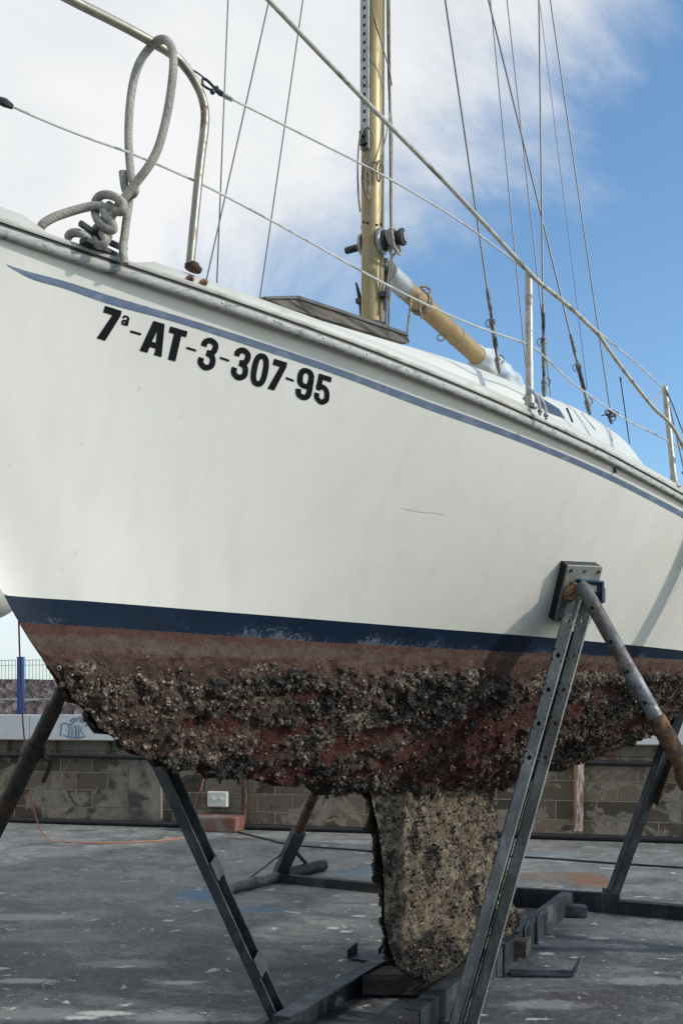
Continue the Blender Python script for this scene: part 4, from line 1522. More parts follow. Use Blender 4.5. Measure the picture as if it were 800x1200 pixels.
rp([(98, 276, k0 + .02), (105, 272, k0 + .02), (113, 277, k0 + .02), (116, 286, k0)], R0 * .9)
tag(mb.build('mooring_rope', M['rope'], None, angle=80), 'thick grey rope knotted at the bow and looped over the pulpit rail', 'rope')

mb = MB()
dRT = lambda x: float(np.interp(x, [200, 315, 620, 700, 830], [3.1, 3.2, d1 - .02, 3.95, d2 + .1]))
path = [(165, -160), (315, 0), (430, 120), (530, 222), (619, 318), (640, 337), (668, 360), (690, 381), (702, 393), (714, 411), (740, 446), (765, 477), (782, 493), (792, 507), (800, 524), (812, 552), (828, 590)]
mb.tube([P(x, y, dRT(x)) for x, y in path], .0078, 8, smooth=5)
tag(mb.build('sheet_rope', M['line_sheath'], None, angle=80), 'thick cream rope running down taut past both side stanchions', 'rope')

mb = MB()
dC = DM - .10
def rc(pts, r=.0042):
    mb.tube([P(x, y, d) for x, y, d in pts], r, 6, smooth=5)
rc([(434, 151, dC), (427, 149, dC), (422, 158, dC), (419.5, 180, dC), (419, 205, dC), (420, 230, dC + .03), (422, 248, dC + .05)])
rc([(424, 150, dC), (432, 149, dC), (436, 156, dC), (437, 168, dC), (433, 182, dC), (431, 192, dC)])
for k in range(4):
    rc([(427 + k * .8, 190, dC - .01 * k), (424 + k, 205 + k, dC - .01 * k), (425 + k, 220 + 2 * k, dC - .01 * k), (429 + k, 226 + k * 2, dC), (432 + k * .6, 215, dC), (431, 198, dC)])
rc([(429, 180, dC), (425, 190, dC), (428, 200, dC), (433, 205, dC), (430, 212, dC)], .0055)
tag(mb.build('rope_coil', M['rope_brown'], None, angle=80), 'thin brown rope coiled and hung on the mast above the winch', 'rope')
mb = MB()
dC = DM - .07
rc([(437, 189, dC - .02), (441, 190, dC - .02), (446, 187, dC), (448, 182, dC)], .0055)
rc([(444, 188, dC), (441, 196, dC), (442, 208, dC), (444, 212, dC), (447, 204, dC), (446, 192, dC), (444, 198, dC), (445, 209, dC)])
rc([(446, 186, dC), (449, 195, dC), (448, 206, dC), (446, 200, dC)])
tag(mb.build('rope_knot', M['rope_brown'], None, angle=80), 'small knot of brown cord tied on the right side of the mast', 'rope')

# unseen timber added past the right edge to cast the shadow down the side
sPl = s_px(822)
pc0 = W(sPl, float(bd(sPl)) + .045, float(zd(sPl)) - .01)
m = MB(); m.tube([pc0 + NV * -.07 - FV * .10 + ZV * .18, pc0, pc0 + NV * .55 + FV * 1.5 - ZV * pc0.z], .045, 12)
tag(m.build('shadow_pole', M['timber'], None), 'unseen wooden shaft leaning on the rail of the yacht, added for its shadow', 'shadow_pole')

# rounded white bow of a neighbouring boat, mostly outside the picture
nb_o = thing('neighbouring_boat', 'white rounded hull of another boat, just showing past the stem', 'boat', (-5.2, 9.0, 0))
tipx, tipz = (27 - 400) / FPX * 9.0, EYE + (HOR - 688) / FPX * 9.0
m = MB(); rows = []
for l in np.concatenate([.62 * (1 - np.cos(np.linspace(.06, math.pi / 2, 14))), np.linspace(.8, 4.6, 14)]):
    f = math.sqrt(max(1 - (1 - min(l / .62, 1)) ** 2, 0))
    hb = .355 * f + .10 * max(l - .62, 0) ** .7; wb_n = .50 * f + .32 * max(l - .62, 0) ** .6
    top_n = .34 * f + .10 * max(l - .62, 0) ** .5
    row = []
    for a_ in np.linspace(0, 2 * math.pi, 29):
        c_, s_ = math.cos(a_), math.sin(a_)
        row.append(Vector((tipx - l, 9.0 + wb_n * c_, tipz + (top_n if s_ > 0 else hb) * s_)))
    rows.append(row)
m.grid(rows); m.add(rows[0][:-1], [tuple(range(28))]); m.add(rows[-1][:-1], [tuple(range(28))])
m.build('hull', M['deck_white'], nb_o, angle=60)
m = MB()
m.prism([Vector((tipx - 1.8, 8.95, tipz - .35)), Vector((tipx - 3.0, 8.95, tipz - .35)), Vector((tipx - 2.9, 8.95, .12)), Vector((tipx - 2.1, 8.95, .12))], (0, .10, 0))
m.build('keel', M['boot_blue'], nb_o, smooth=False, bevel=.02)
for dx_ in (1.4, 3.8):
    for sg in (-1, 1):
        m = MB(); m.tube([Vector((tipx - dx_, 9 + sg * .55, tipz - .30)), Vector((tipx - dx_, 9 + sg * 1.2, 0))], .04, 10)
        m.build('support_leg', M['rust'], nb_o)

# ------------------------------------------------------------------ cradle
cr = thing('boat_cradle', 'grey and rusty steel cradle whose braced arms hold the yacht upright', 'cradle', (0.5, 5.2, 0))
CH = Vector((.425, .905, 0)).normalized(); CN = Vector((CH.y, -CH.x, 0))   # along, across (port)


def channel(mb, a, b, w, dpt, th, side, mi=0, mj=None):
    """C section from a to b: web of width w (along side), flanges of depth dpt along t x side"""
    a, b = Vector(a), Vector(b)
    t_ = (b - a).normalized(); side = Vector(side); side = (side - t_ * side.dot(t_)).normalized(); n_ = t_.cross(side)
    mb.box((a + b) / 2, side * w / 2, n_ * th / 2, (b - a) / 2, mi)
    for sg in (-1, 1):
        mb.box((a + b) / 2 + side * sg * (w / 2 - th / 2) + n_ * (dpt / 2 + th / 2), side * th / 2, n_ * dpt / 2, (b - a) / 2, mi if mj is None else mj)


# two long beams and the cross beams
r0 = G(549, 1180); r1 = G(669, 1075)
r0e = r0 + (r0 - r1).normalized() * .55
l0 = G(366, 1199); l1 = l0 + CH * 3.0
l0e = l0 - CH * .35
for (a, b, sg) in ((r0e, r1 + CH * .2, -1), (l0e, l1, 1)):
    m = MB()
    sd = (b - a).normalized(); cn = Vector((sd.y, -sd.x, 0))
    off_ = cn * (-.035 if sg < 0 else 0)
    m.bar(a + ZV * .062 + off_, b + ZV * .062 + off_, .012, .12, cn)
    m.bar(a + ZV * .126 + off_ + cn * sg * .033, b + ZV * .126 + off_ + cn * sg * .033, .08, .010, cn)
    m.bar(a + ZV * .006 + off_ + cn * sg * .035, b + ZV * .006 + off_ + cn * sg * .035, .075, .010, cn)
    m.build('base_beam', M['galv_dark'], cr, smooth=False, bevel=.002)
ca = G(323, 1034); cb = G(725, 1071); cc_ = cb + (cb - ca).normalized() * 1.6
cdir = (cc_ - ca).normalized(); cnn = Vector((-cdir.y, cdir.x, 0))
m = MB()
mid_ = G(452, 1049)
m.bar(ca + ZV * .035, G(600, 1062) + ZV * .035, .07, .07, cnn)
m.bar(G(592, 1062) + ZV * .066 + cnn * .02, cb + ZV * .066 + cnn * .02, .05, .13, cnn)
m.bar(cb + ZV * .045, cc_ + ZV * .045, .06, .085, cnn); m.bar(cb + ZV * .090 - cnn * .01, cc_ + ZV * .090 - cnn * .01, .09, .008, cnn)
m.bar(G(655, 1072) + ZV * .05 - cnn * .07, G(690, 1073) + ZV * .04 - cnn * .07, .10, .07, cnn)
m.build('cross_beam', M['galv_dark'], cr, smooth=False, bevel=.002)
m = MB()
f0 = G(325, 1206); f1 = G(535, 1212)
m.bar(f0 + ZV * .03 - CH * .12, f1 + ZV * .03 - CH * .12, .08, .06); m.bar(f1 + ZV * .03 - CH * .12, Vector((1.95, 3.62, .03)), .08, .06)
m.build('cross_beam', M['galv_dark'], cr, smooth=False, bevel=.002)

# --- near arm: perforated twin bar post, pad plate, tubular prop
padc = hit(668, 693)
post = MB()
dpad = padc.y
topL = P(677, 683, dpad - .10); botL = G(531, 1204)
dirp = (botL - topL).normalized()
look = Vector((0, 1, 0))
sidew = Vector((1, 0.35, 0)); sidew = (sidew - dirp * sidew.dot(dirp)).normalized()
nrmw = dirp.cross(sidew)
if nrmw.y > 0: nrmw = -nrmw
HOLE = []


def perforated(mb, a, b, w, th, side, nrm_, n_h, h_r, start, gap, mi=0):
    """flat bar whose holes are real openings: built of strips and bridges"""
    a, b = Vector(a), Vector(b)
    t_ = (b - a).normalized(); L = (b - a).length
    side = Vector(side).normalized(); n_ = Vector(nrm_).normalized()
    def fr(s, o, k):
        return a + t_ * s + side * o + n_ * k
    seg = 12
    # outer strips along both edges
    pos = [start + gap * i for i in range(n_h)]
    cuts = [0] + [x for p_ in pos for x in (p_ - w / 2, p_ + w / 2)] + [L]
    for k in range(0, len(cuts), 2):
        s0, s1 = cuts[k], cuts[k + 1]
        if s1 > s0 + 1e-4:
            mb.box(fr((s0 + s1) / 2, 0, 0), side * w / 2, n_ * th / 2, t_ * (s1 - s0) / 2, mi)
    for p_ in pos:
        inner = [(h_r * math.cos(2 * math.pi * j / seg), h_r * math.sin(2 * math.pi * j / seg)) for j in range(seg)]
        outer = []
        for j in range(seg):
            c_, s_ = math.cos(2 * math.pi * j / seg), math.sin(2 * math.pi * j / seg)
            m_ = max(abs(c_), abs(s_)); outer.append((w / 2 * c_ / m_, w / 2 * s_ / m_))
        vs = []
        for k in (th / 2, -th / 2):
            vs += [fr(p_ + x, y, k) for x, y in inner] + [fr(p_ + x, y, k) for x, y in outer]
        fs = []
        for j in range(seg):
            l = (j + 1) % seg
            fs.append((j, l, seg + l, seg + j)); fs.append((2 * seg + j, 3 * seg + j, 3 * seg + l, 2 * seg + l))
            fs.append((j, 2 * seg + j, 2 * seg + l, l)); fs.append((seg + j, seg + l, 3 * seg + l, 3 * seg + j))
        mb.add(vs, fs, mi)


L_ = (botL - topL).length
wbar = .052
perforated(post, topL, botL, wbar, .008, sidew, nrmw, 5, .0105, .165, .150)
# second bar, turned, standing behind and to the right
topR = P(691.5, 692, dpad - .06); botR = G(551, 1204)
dr2 = (botR - topR).normalized()
sd2 = (sidew - dr2 * sidew.dot(dr2)).normalized(); n2_ = dr2.cross(sd2)
if n2_.y > 0: n2_ = -n2_
perforated(post, topR, botR, .050, .008, sd2, n2_, 5, .0100, .135, .150, 1)
# thin edge flanges facing outwards
for (a, b, sdv, nn_) in ((topL, botL, sidew, nrmw), (topR, botR, sd2, n2_)):
    w_ = wbar / 2
    post.box((Vector(a) + Vector(b)) / 2 + sdv * (w_ + .004) - nn_ * .016, sdv * .0035, nn_ * .020, (Vector(b) - Vector(a)) / 2, 2)
# web between, lower down
a_ = topL.lerp(botL, .10) + nrmw * -.036 + sidew * .03; b_2 = botL + nrmw * -.036 + sidew * .03
post.box((a_ + b_2) / 2, sidew * .034, nrmw * .003, (b_2 - a_) / 2, 1)
pst = post.build('arm_post', [M['galv'], M['galv_dark'], M['galv_plate']], cr, smooth=False)
m = MB()
m.bar(botL - ZV * .0 + sidew * .03 - Vector((.06, 0, 0)), botL + sidew * .03 + Vector((.06, 0, 0)), .1, .012, CH)
m.build('foot_plate', M['galv_dark'], pst, smooth=False)

# pad plate lying on the hull
hn = []
q0 = [hit(657, 657, off=.034), hit(697, 659, off=.034), hit(683, 726, off=.034), hit(642, 723, off=.034)]
nP = (q0[1] - q0[0]).cross(q0[3] - q0[0]).normalized()
if nP.y > 0: nP = -nP
m = MB(); m.prism([p - nP * .034 for p in q0], nP * .032)
pad = m.build('pad', M['black_rubber'], cr, smooth=False, bevel=.003)
m = MB(); m.prism([p + nP * .0 for p in q0], nP * .010)
plt = m.build('pad_plate', M['galv_plate'], pad, smooth=False, bevel=.0015)
m = MB()
def padp(a, b):
    return q0[0] * (1 - a) * (1 - b) + q0[1] * a * (1 - b) + q0[2] * a * b + q0[3] * (1 - a) * b
for a, b in ((.10, .08), (.5, .08), (.9, .08), (.10, .93), (.9, .93)):
    m = MB(); m.lathe(padp(a, b) + nP * .009, nP, [(0, .0085), (.006, .0085), (.007, .004)], 8)
    m.build('pad_bolt', M['rust'], pad)
m = MB()
pc = P(667.5, 692, topL.y - .02)
axn = Vector((-.55, -.83, .05)).normalized()
m.lathe(pc - axn * .03, axn, [(0, .040), (.026, .040), (.030, .036), (.0305, .022), (.046, .022), (.047, .012), (.052, .011)], 18)
m.build('pivot_nut', M['rust_orange'], pst, angle=30)
m = MB()
bc = P(690, 690, dpad - .085)
m.box(bc + ZV * .028, Vector((.052, .0, -.006)), Vector((0, .045, 0)), ZV * .005)
m.box(bc + Vector((.048, 0, -.02)), Vector((.005, 0, 0)), Vector((0, .045, 0)), ZV * .045)
m.box(bc + Vector((-.048, .03, -.02)), Vector((.005, 0, 0)), Vector((0, .02, 0)), ZV * .045)
m.box(bc + Vector((.056, -.01, -.03)), Vector((.006, 0, 0)), Vector((0, .02, 0)), ZV * .03, 1)
m.build('pivot_bracket', [M['blue_steel'], M['rust']], pst, smooth=False, bevel=.002)

# tube prop to port
def prop(top, foot_, r, sleeve_from, mat, holes=None, name='prop_tube', smat='rust_sleeve'):
    top, foot_ = Vector(top), Vector(foot_)
    t_ = (foot_ - top).normalized(); L = (foot_ - top).length
    m = MB(); e = top + t_ * L * min(1, sleeve_from + .06)
    m.tube([top - t_ * .03, top, e], [r * .55, r, r], 18)
    m2 = m.build(name, mat, cr)
    m = MB(); s0 = top + t_ * L * sleeve_from
    rr = []
    for i in range(26):
        rr.append((i * .009, r * (1.16 if i % 2 else 1.24)))
    m.lathe(s0, t_, [(-.004, r * 1.02)] + rr, 18)
    m.build('threaded_sleeve', M[smat], m2)
    m = MB(); s1 = s0 + t_ * .225
    m.lathe(s1, t_, [(0, r * 1.3), (.02, r * 1.75), (.07, r * 1.75), (.09, r * 1.42), (L * (1 - sleeve_from) - .225, r * 1.42)], 18)
    u = t_.cross(Vector((0, 1, 0))).normalized()
    m.tube([s1 + t_ * .045 + u * r * 1.6, s1 + t_ * .045 + u * r * 3.2, s1 + t_ * .16 + u * r * 3.6], .010, 8, smooth=4)
    m.lathe(foot_ - ZV * .0, ZV, [(0, .11), (.012, .11), (.014, .05)], 16)
    m.build('outer_tube', M['rust' if smat == 'rust_sleeve' else smat], m2)
    if holes:
        m = MB()
        for (x, y) in holes:
            tt_ = None
            c = Vector(top)
            # closest station of the tube to that picture height
            f_ = 0
            best = min((abs((HOR - (Vector(top).lerp(foot_, k / 400).z - EYE) / Vector(top).lerp(foot_, k / 400).y * FPX) - y), k) for k in range(400))[1] / 400
            c = Vector(top).lerp(foot_, best)
            v_ = (EYEV - c); v_ = (v_ - t_ * v_.dot(t_)).normalized(); sd = t_.cross(v_)
            dirh = (v_ + sd * (-.35 if sd.x > 0 else .35)).normalized()
            m = MB(); m.lathe(c + dirh * (r - .004), dirh, [(0, .0085), (.0046, .0085)], 12)
            m.build('pin_hole', M['hole'], m2)
    return m2


ptop = P(684, 690, dpad - .16)
prop(ptop, Vector((1.93, 3.72, 0)), .0305, .285, M['galv_rust'], [(708, 752), (727, 787), (746, 823), (686, 712)])

# --- far bow arm: channel post and dark prop behind the stem
topS = W(.66, -.30, EYE + .37)
ptl = P(184, 893, 3.75)
f0b = G(325, 1201)
m = MB()
# keep the photographed slope: pass through the two seen points
dseen = (f0b - ptl).normalized()
tp_ = ptl - dseen * 1.02
nrm_c = Vector((-.45, -.89, 0))
sd_c = Vector((.89, -.45, 0)); sd_c = (sd_c - dseen * sd_c.dot(dseen)).normalized(); 
op_ = Vector((.93, -.36, 0)); op_ = (op_ - dseen * op_.dot(dseen)).normalized(); sd_c = dseen.cross(op_) * -1
if dseen.cross(sd_c).dot(op_) < 0: sd_c = -sd_c
channel(m, tp_, f0b, .070, .042, .008, sd_c, 0)
sp0 = ptl.lerp(f0b, .40); sp1 = ptl.lerp(f0b, .60)
n_c = dseen.cross(sd_c)
m.box(ptl.lerp(f0b, .37) + n_c * .052, n_c * .004, sd_c * .030, dseen * .045, 0)
m.box(ptl.lerp(f0b, .74) + n_c * .052, n_c * .004, sd_c * .034, dseen * .05, 0)
m.box(f0b + ZV * .03 + n_c * .06, n_c * .02, sd_c * .03, ZV * .03, 1)
m.build('arm_post', [M['galv'], M['galv_dark']], cr, smooth=False, bevel=.002)
ap = P(118, 717, 3.72); af = G(-88, 1142)
prop(ap, af, .027, .205, M['dark_tube'], [(72, 806), (57, 838)], smat='dark_tube')
m = MB(); m.lathe(tp_ + Vector((.06, -.03, 0)), Vector((NX, NY, .1)), [(-.02, .10), (.0, .10), (.012, .10)], 4)
m.build('pad', M['black_rubber'], cr)

# --- stern arms
m = MB()
pa = G(716, 1068); pb_ = P(850, 692, 6.05)
dd = (pb_ - pa).normalized(); sdx = Vector((.92, .38, 0)); sdx = (sdx - dd * sdx.dot(dd)).normalized()
channel(m, pa + ZV * .04, pb_, .075, .05, .008, sdx, 0, 1)
m.bar(pa, pa + ZV * .155, .105, .07, Vector((1, 0, 0)))
m.box(pa.lerp(pb_, .45) + sdx * .05, sdx * .012, dd.cross(sdx) * .03, dd * .20, 2)
aft = m.build('arm_post', [M['galv_dark'], M['galv'], M['rust']], cr, smooth=False, bevel=.002)
m = MB(); m.lathe(pa + ZV * .105 + Vector((0, -.036, 0)), (0, -1, 0), [(0, .020), (.012, .020), (.013, .01)], 8)
m.build('pivot_bolt', M['dark_metal'], aft)
m = MB(); m.box(pb_ + Vector((-.10, .05, .02)), Vector((NY, -NX, 0)) * .09, NV * .02, ZV * .13)
m.build('pad', M['black_rubber'], cr, smooth=False)
prop(P(852, 696, 6.0), Vector((3.9, 4.9, 0)), .034, .4, M['galv_rust'], None)
# starboard stern prop on its three legged foot
fa = G(326, 1031); ta = P(425, 797, 6.2)
m = MB()
md = fa.lerp(ta, .30)
m.bar(fa + ZV * .02, md, .10, .075, Vector((1, .2, 0)))
q_ = m.build('arm_post', M['galv'], cr, smooth=False, bevel=.003)
m = MB(); m.tube([md.lerp(fa, .1), ta], .036, 12); m.build('prop_tube', M['rust'], q_)
m = MB()
m.tube([G(265, 1049) + ZV * .04, G(326, 1034) + ZV * .045], .042, 12); m.tube([G(334, 1031) + ZV * .045, G(379, 1021) + ZV * .05], .05, 12, 1)
m.build('ground_leg', [M['galv_rust'], M['galv_dark']], q_)
m = MB()
m.bar(fa.lerp(ta, .19) + Vector((-.03, -.04, 0)), G(291, 1040) + ZV * .06, .03, .012); m.bar(fa.lerp(ta, .17) + Vector((.05, 0, 0)), G(358, 1024) + ZV * .09, .03, .015)
m.build('tie_bar', M['galv'], q_, smooth=False)

# --- small steelwork on the base
def hoop(pts, r=.011):
    m = MB(); m.tube([Vector(p) for p in pts], r, 8, smooth=0)
    m.build('hoop', M['galv_dark'], cr)
ha, hb = G(571, 1160), G(591, 1146)
hoop([ha, ha + ZV * .155, ha.lerp(hb, .25) + ZV * .185, ha.lerp(hb, .8) + ZV * .19, hb + ZV * .17, hb])
ha, hb = G(614, 1123), G(629, 1107)
hoop([ha, ha + ZV * .155, ha.lerp(hb, .25) + ZV * .19, ha.lerp(hb, .8) + ZV * .19, hb + ZV * .17, hb])
ha = G(445, 1142); hoop([ha, ha + ZV * .13, ha + Vector((.02, .02, .155)), ha + Vector((.12, .10, .155)), ha + Vector((.14, .12, .12)), ha + Vector((.14, .12, .0))], .010)
m = MB()
a, b = G(597, 1143), G(671, 1144)
m.bar(a + ZV * .012, b + ZV * .012, .10, .008, CH); m.bar(b + ZV * .012 - CH * .05, b + ZV * .06 - CH * .05 + Vector((.02, 0, 0)), .01, .008, CH)
m.prism([b + ZV * .008 - CH * .05, b + ZV * .008 + CH * .06, b + ZV * .085 + CH * .06 + Vector((.02, 0, 0)), b + ZV * .06 - CH * .05 + Vector((.02, 0, 0))], Vector((.008, 0, 0)))
m.build('side_plate', M['galv_dark'], cr, smooth=False)
m = MB()
a, b = G(412, 1123), G(470, 1131)
m.bar(a + ZV * .012, b + ZV * .012, .12, .008, CH)
m.prism([a + ZV * .012 - CH * .06, a + ZV * .012 + CH * .06, a + ZV * .075 + CH * .06, a + ZV * .06 - CH * .06], Vector((.008, 0, 0)))
m.build('side_plate', M['galv_dark'], cr, smooth=False)
m = MB()
m.prism([G(632, 1100) + ZV * .06, G(647, 1090) + ZV * .06, G(647, 1090) + ZV * .16, G(632, 1100) + ZV * .15], CH * .01 - CN * .006)
m.build('lug_plate', M['galv'], cr, smooth=False)
m = MB()
a = G(424, 1158)
m.prism([a + ZV * .005, a + Vector((.10, -.05, .005)), a + Vector((0.0, .0, .13))], Vector((.006, .012, 0)))
m.build('gusset', M['galv_dark'], cr, smooth=False)

# timber blocks under the keel
def timber(c, hx, hy, hz, rot, label, seed):
    m = MB()
    ax = Vector((math.cos(rot), math.sin(rot), 0)); ay = Vector((-ax.y, ax.x, 0))
    n_ = 14; rows = []
    r_ = np.random.default_rng(seed)
    for i in range(n_ + 1):
        f = -1 + 2 * i / n_
        row = []
        for a_ in np.linspace(0, 2 * math.pi, 17)[:-1]:
            c_, s_ = math.cos(a_), math.sin(a_); k = max(abs(c_), abs(s_)) ** .92
            row.append(Vector(c) + ax * hx * f + ay * hy * c_ / k * r_.uniform(.96, 1.02) + ZV * hz * s_ / k * r_.uniform(.96, 1.02))
        rows.append(row + [row[0]])
    m.grid(rows)
    for r in (rows[0], rows[-1]): m.add(r[:-1], [tuple(range(16))])
    return tag(m.build('timber_block', M['timber'], None, angle=50), label, 'timber block', 'timber blocks under the keel')


_tt = G(484, 1172)
timber(_tt + ZV * .068 + Vector((0.035, .085, 0)), .27, .085, .050, -.05, 'brown timber block under the leading edge of the keel', 3)
timber(Vector((.89, 5.54, .075)), .15, .08, .042, -.35, 'dark timber block under the trailing edge of the keel', 4)

# ------------------------------------------------------------------ quay wall
wa, wb_ = G(0, 963), G(800, 988)
wd = (wb_ - wa).normalized(); wn = Vector((wd.y, -wd.x, 0))     # towards the camera
wo = wa
wl0, wl1 = -7.0, 15.0
t = NT('patched_block_masonry')
bk = t.n('ShaderNodeTexBrick')
cb_ = t.n('ShaderNodeCombineXYZ'); sx_ = t.sep()
t.link(sx_[0], cb_.inputs[0]); t.link(sx_[2], cb_.inputs[1])
dist = t.mix(.018, cb_.outputs[0], t.n('ShaderNodeTexNoise').outputs['Color'], 'ADD')
t.link(dist, bk.inputs['Vector'])
bk.inputs['Scale'].default_value = 1.0
bk.inputs['Mortar Size'].default_value = .008
bk.inputs['Mortar Smooth'].default_value = .5
bk.inputs['Brick Width'].default_value = .42
bk.inputs['Row Height'].default_value = .212
bk.inputs['Color1'].default_value = (.066, .052, .039, 1)
bk.inputs['Color2'].default_value = (.165, .132, .099, 1)
bk.inputs['Mortar'].default_value = (.30, .255, .20, 1)
c = bk.outputs['Color']
pat = t.ramp(t.noise(2.1, 9, 0.68, None, .8), [(.50, 0.0), (.52, 1.0)])
paint = t.ramp(t.noise(9, 6, .7), [(.3, (.165, .138, .106)), (.7, (.285, .246, .195))])
c = t.mix(t.math('MULTIPLY', pat, .85), c, paint)
c = t.mix(t.ramp(t.noise(3.3, 8, .75, None, .5), [(.58, 0.0), (.62, .8)]), c, (.038, .034, .03))
drip = t.mapping((5.0, 5.0, .5))
c = t.mix(t.ramp(t.noise(1.7, 6, .65, drip), [(.66, 0.0), (.74, .7)]), c, (.36, .35, .32))
c = t.mix(t.ramp(t.noise(1.1, 7, .7, t.mapping((1, 1, 1), (0, 0, 0), (7, 3, 1))), [(.68, 0.0), (.72, .6)]), c, (.07, .10, .17))
c = t.mix(t.ramp(t.noise(40, 5, .7), [(.55, 0.0), (.75, .5)]), c, (.025, .022, .02))
nb_ = t.bump(bk.outputs['Fac'], 1.0, -.03); nb_ = t.bump(t.noise(30, 7, .75), .5, .012, nb_)
c = t.mix(1.0, c, (1.30, 1.27, 1.25), 'MULTIPLY')
M['blocks'] = t.out(c, .92, nb_, 0, .15)
M['panel'] = simple('grey_white_render', (.60, .61, .61), .7, 0, .08, 3, .15, .004, (.42, .42, .40), .22, stretch=(1, 1, 3))
M['pilaster'] = simple('bare_cement_render', (.19, .162, .125), .9, 0, .3, 4, .6, .01, (.06, .054, .046), .35)
M['graffiti'] = simple('faded_blue_spray', (.16, .24, .31), .8, 0, .25, 30, .1)
M['fence_blue'] = simple('blue_painted_post', (.015, .075, .28), .5, 0, .15, 10, .05)
M['fence_wire'] = simple('grey_green_mesh_wire', (.09, .115, .15), .6, .2, .15, 10, .05)
M['box_white'] = simple('dirty_white_plastic', (.60, .60, .55), .5, 0, .08, 10, .05, .001, (.35, .33, .27), .22)
M['red_step'] = simple('red_painted_concrete', (.16, .055, .042), .9, 0, .3, 6, .5, .01, (.17, .15, .125), .55)

wall = thing('block_wall', 'grey patched concrete block wall along the back of the yard', 'wall', tuple(wo), math.atan2(wd.y, wd.x))


def wp(l, n, z):
    return wo + wd * l + wn * n + ZV * z


m = MB()
m.box(wp((wl0 + wl1) / 2, -.15, .44), wd * (wl1 - wl0) / 2, wn * .15, ZV * .44)
m.build('masonry', M['blocks'], wall, smooth=False)
m = MB()
m.box(wp((wl0 + wl1) / 2, -.17, .952), wd * (wl1 - wl0) / 2, wn * .14, ZV * .066)
m.build('recess_strip', M['pilaster'], wall, smooth=False)
m = MB()
l = wl0
while l < wl1:
    m.box(wp(l + 1.24, -.09, 1.168), wd * 1.236, wn * .15, ZV * .152)
    l += 2.48
m.build('parapet_panel', M['panel'], wall, smooth=False, bevel=.006)
m = MB()
m.box(wp((wl0 + wl1) / 2, .045, 1.012), wd * (wl1 - wl0) / 2, wn * .020, ZV * .0035)
m.build('drip_edge', M['rust_orange'], wall, smooth=False)
for x in (11, 66, 129, 200, 262, 330, 420, 520, 620, 715, 775):
    lx = (G(x, 963 + 25 * x / 800) - wo).dot(wd)
    m = MB(); m.box(wp(lx, .022, .93), wd * .022, wn * .02, ZV * .075)
    m.build('bracket', M['rust'], wall, smooth=False)
lx0 = (G(153, 968) - wo).dot(wd); lx1 = (G(191, 969) - wo).dot(wd)
m = MB(); m.box(wp((lx0 + lx1) / 2, .03, .405), wd * (lx1 - lx0) / 2, wn * .03, ZV * .405)
m.build('pilaster', M['pilaster'], wall, smooth=False, bevel=.006)
m = MB()
pts = [wp(l, .055 + .012 * math.sin(l * 1.7), .825 + .008 * math.sin(l * 2.3)) for l in np.linspace(wl0, wl1, 60)]
m.tube(pts, .032, 10); m.build('pipe', M['black_cable'], wall)
m = MB()
pts = [wp(l, .06 + .02 * math.sin(l * 1.1), .035) for l in np.linspace(wl0, wl1, 60)]
m.tube(pts, .035, 10); m.build('pipe', M['black_cable'], wall)
m = MB()
for x, zz0, zz1, rr in ((286, .0, .80, .035), (296, .05, .8, .008)):
    lx = (G(x, 972) - wo).dot(wd)
    m.tube([wp(lx, .04, zz0), wp(lx + .02, .045, (zz0 + zz1) / 2), wp(lx, .04, zz1)], rr, 10, smooth=4)
m.build('down_pipe', M['rust'], wall)
# blue scribble sprayed on the parapet
m = MB()
plane_n = .062


def on_panel(x, y):
    d_ = (P(x, y, 1) - EYEV); o_ = wo + wn * plane_n
    k = (o_ - EYEV).dot(wn) / d_.dot(wn)
    return EYEV + d_ * k


def stroke(pts, w=1.5):
    r = ribbon(pts, w * 1.5, 5)
    for (a, b), (c_, d_) in zip(r[:-1], r[1:]):
        m.add([on_panel(a.x, a.y), on_panel(c_.x, c_.y), on_panel(d_.x, d_.y), on_panel(b.x, b.y)], [(0, 1, 2, 3)])
stroke([(71, 863), (71.5, 855), (72, 849), (76, 848), (80, 850), (81, 857), (80, 864)], 1.2)
stroke([(82, 846), (86, 842.5), (88, 844), (85, 848), (81, 850)], 1.6)
stroke([(89, 845), (93, 841), (96, 843), (93, 847)], 1.6)
stroke([(97, 848), (100, 842), (104, 844), (103, 849), (99, 851)], 1.5)
stroke([(84, 851), (84.5, 858), (84, 865)], 1.3)
stroke([(88, 850), (89, 857), (88.5, 865)], 1.8)
stroke([(92, 850), (92.5, 858), (92, 866)], 1.3)
stroke([(74, 862), (82, 864.5), (92, 865), (100, 863)], 1.1)
stroke([(96, 852), (95, 858), (99, 862)], 1.0)
m.build('graffiti', M['graffiti'], wall, smooth=False, fix=False)

# white electrical box, step, plank
eb = MB()
lx = (G(258, 971) - wo).dot(wd)
bt_ = thing('electrical_box', 'white electrical socket box mounted low on the block wall', 'socket box', tuple(wp(lx, .02, .25)), math.atan2(wd.y, wd.x))
eb.box(wp(lx, .05, .345), wd * .122, wn * .05, ZV * .09); eb.build('housing', M['box_white'], bt_, smooth=False, bevel=.012)
m = MB()
for q in (-.05, .05):
    m = MB(); m.lathe(wp(lx + q, .10, .35), wn, [(0, .026), (.008, .026), (.009, .016)], 14)
    m.build('socket', M['box_white'], bt_)
m = MB()
lx0 = (G(228, 970) - wo).dot(wd); lx1 = (G(289, 972) - wo).dot(wd)
m.box(wp((lx0 + lx1) / 2, .20, .085), wd * (lx1 - lx0) / 2, wn * .17, ZV * .085)
tag(m.build('concrete_step', M['red_step'], None, smooth=False, bevel=.015), 'low concrete kerb block with worn red paint under the socket box', 'concrete block')
lx = (G(678, 984) - wo).dot(wd)
m = MB(); rows = []
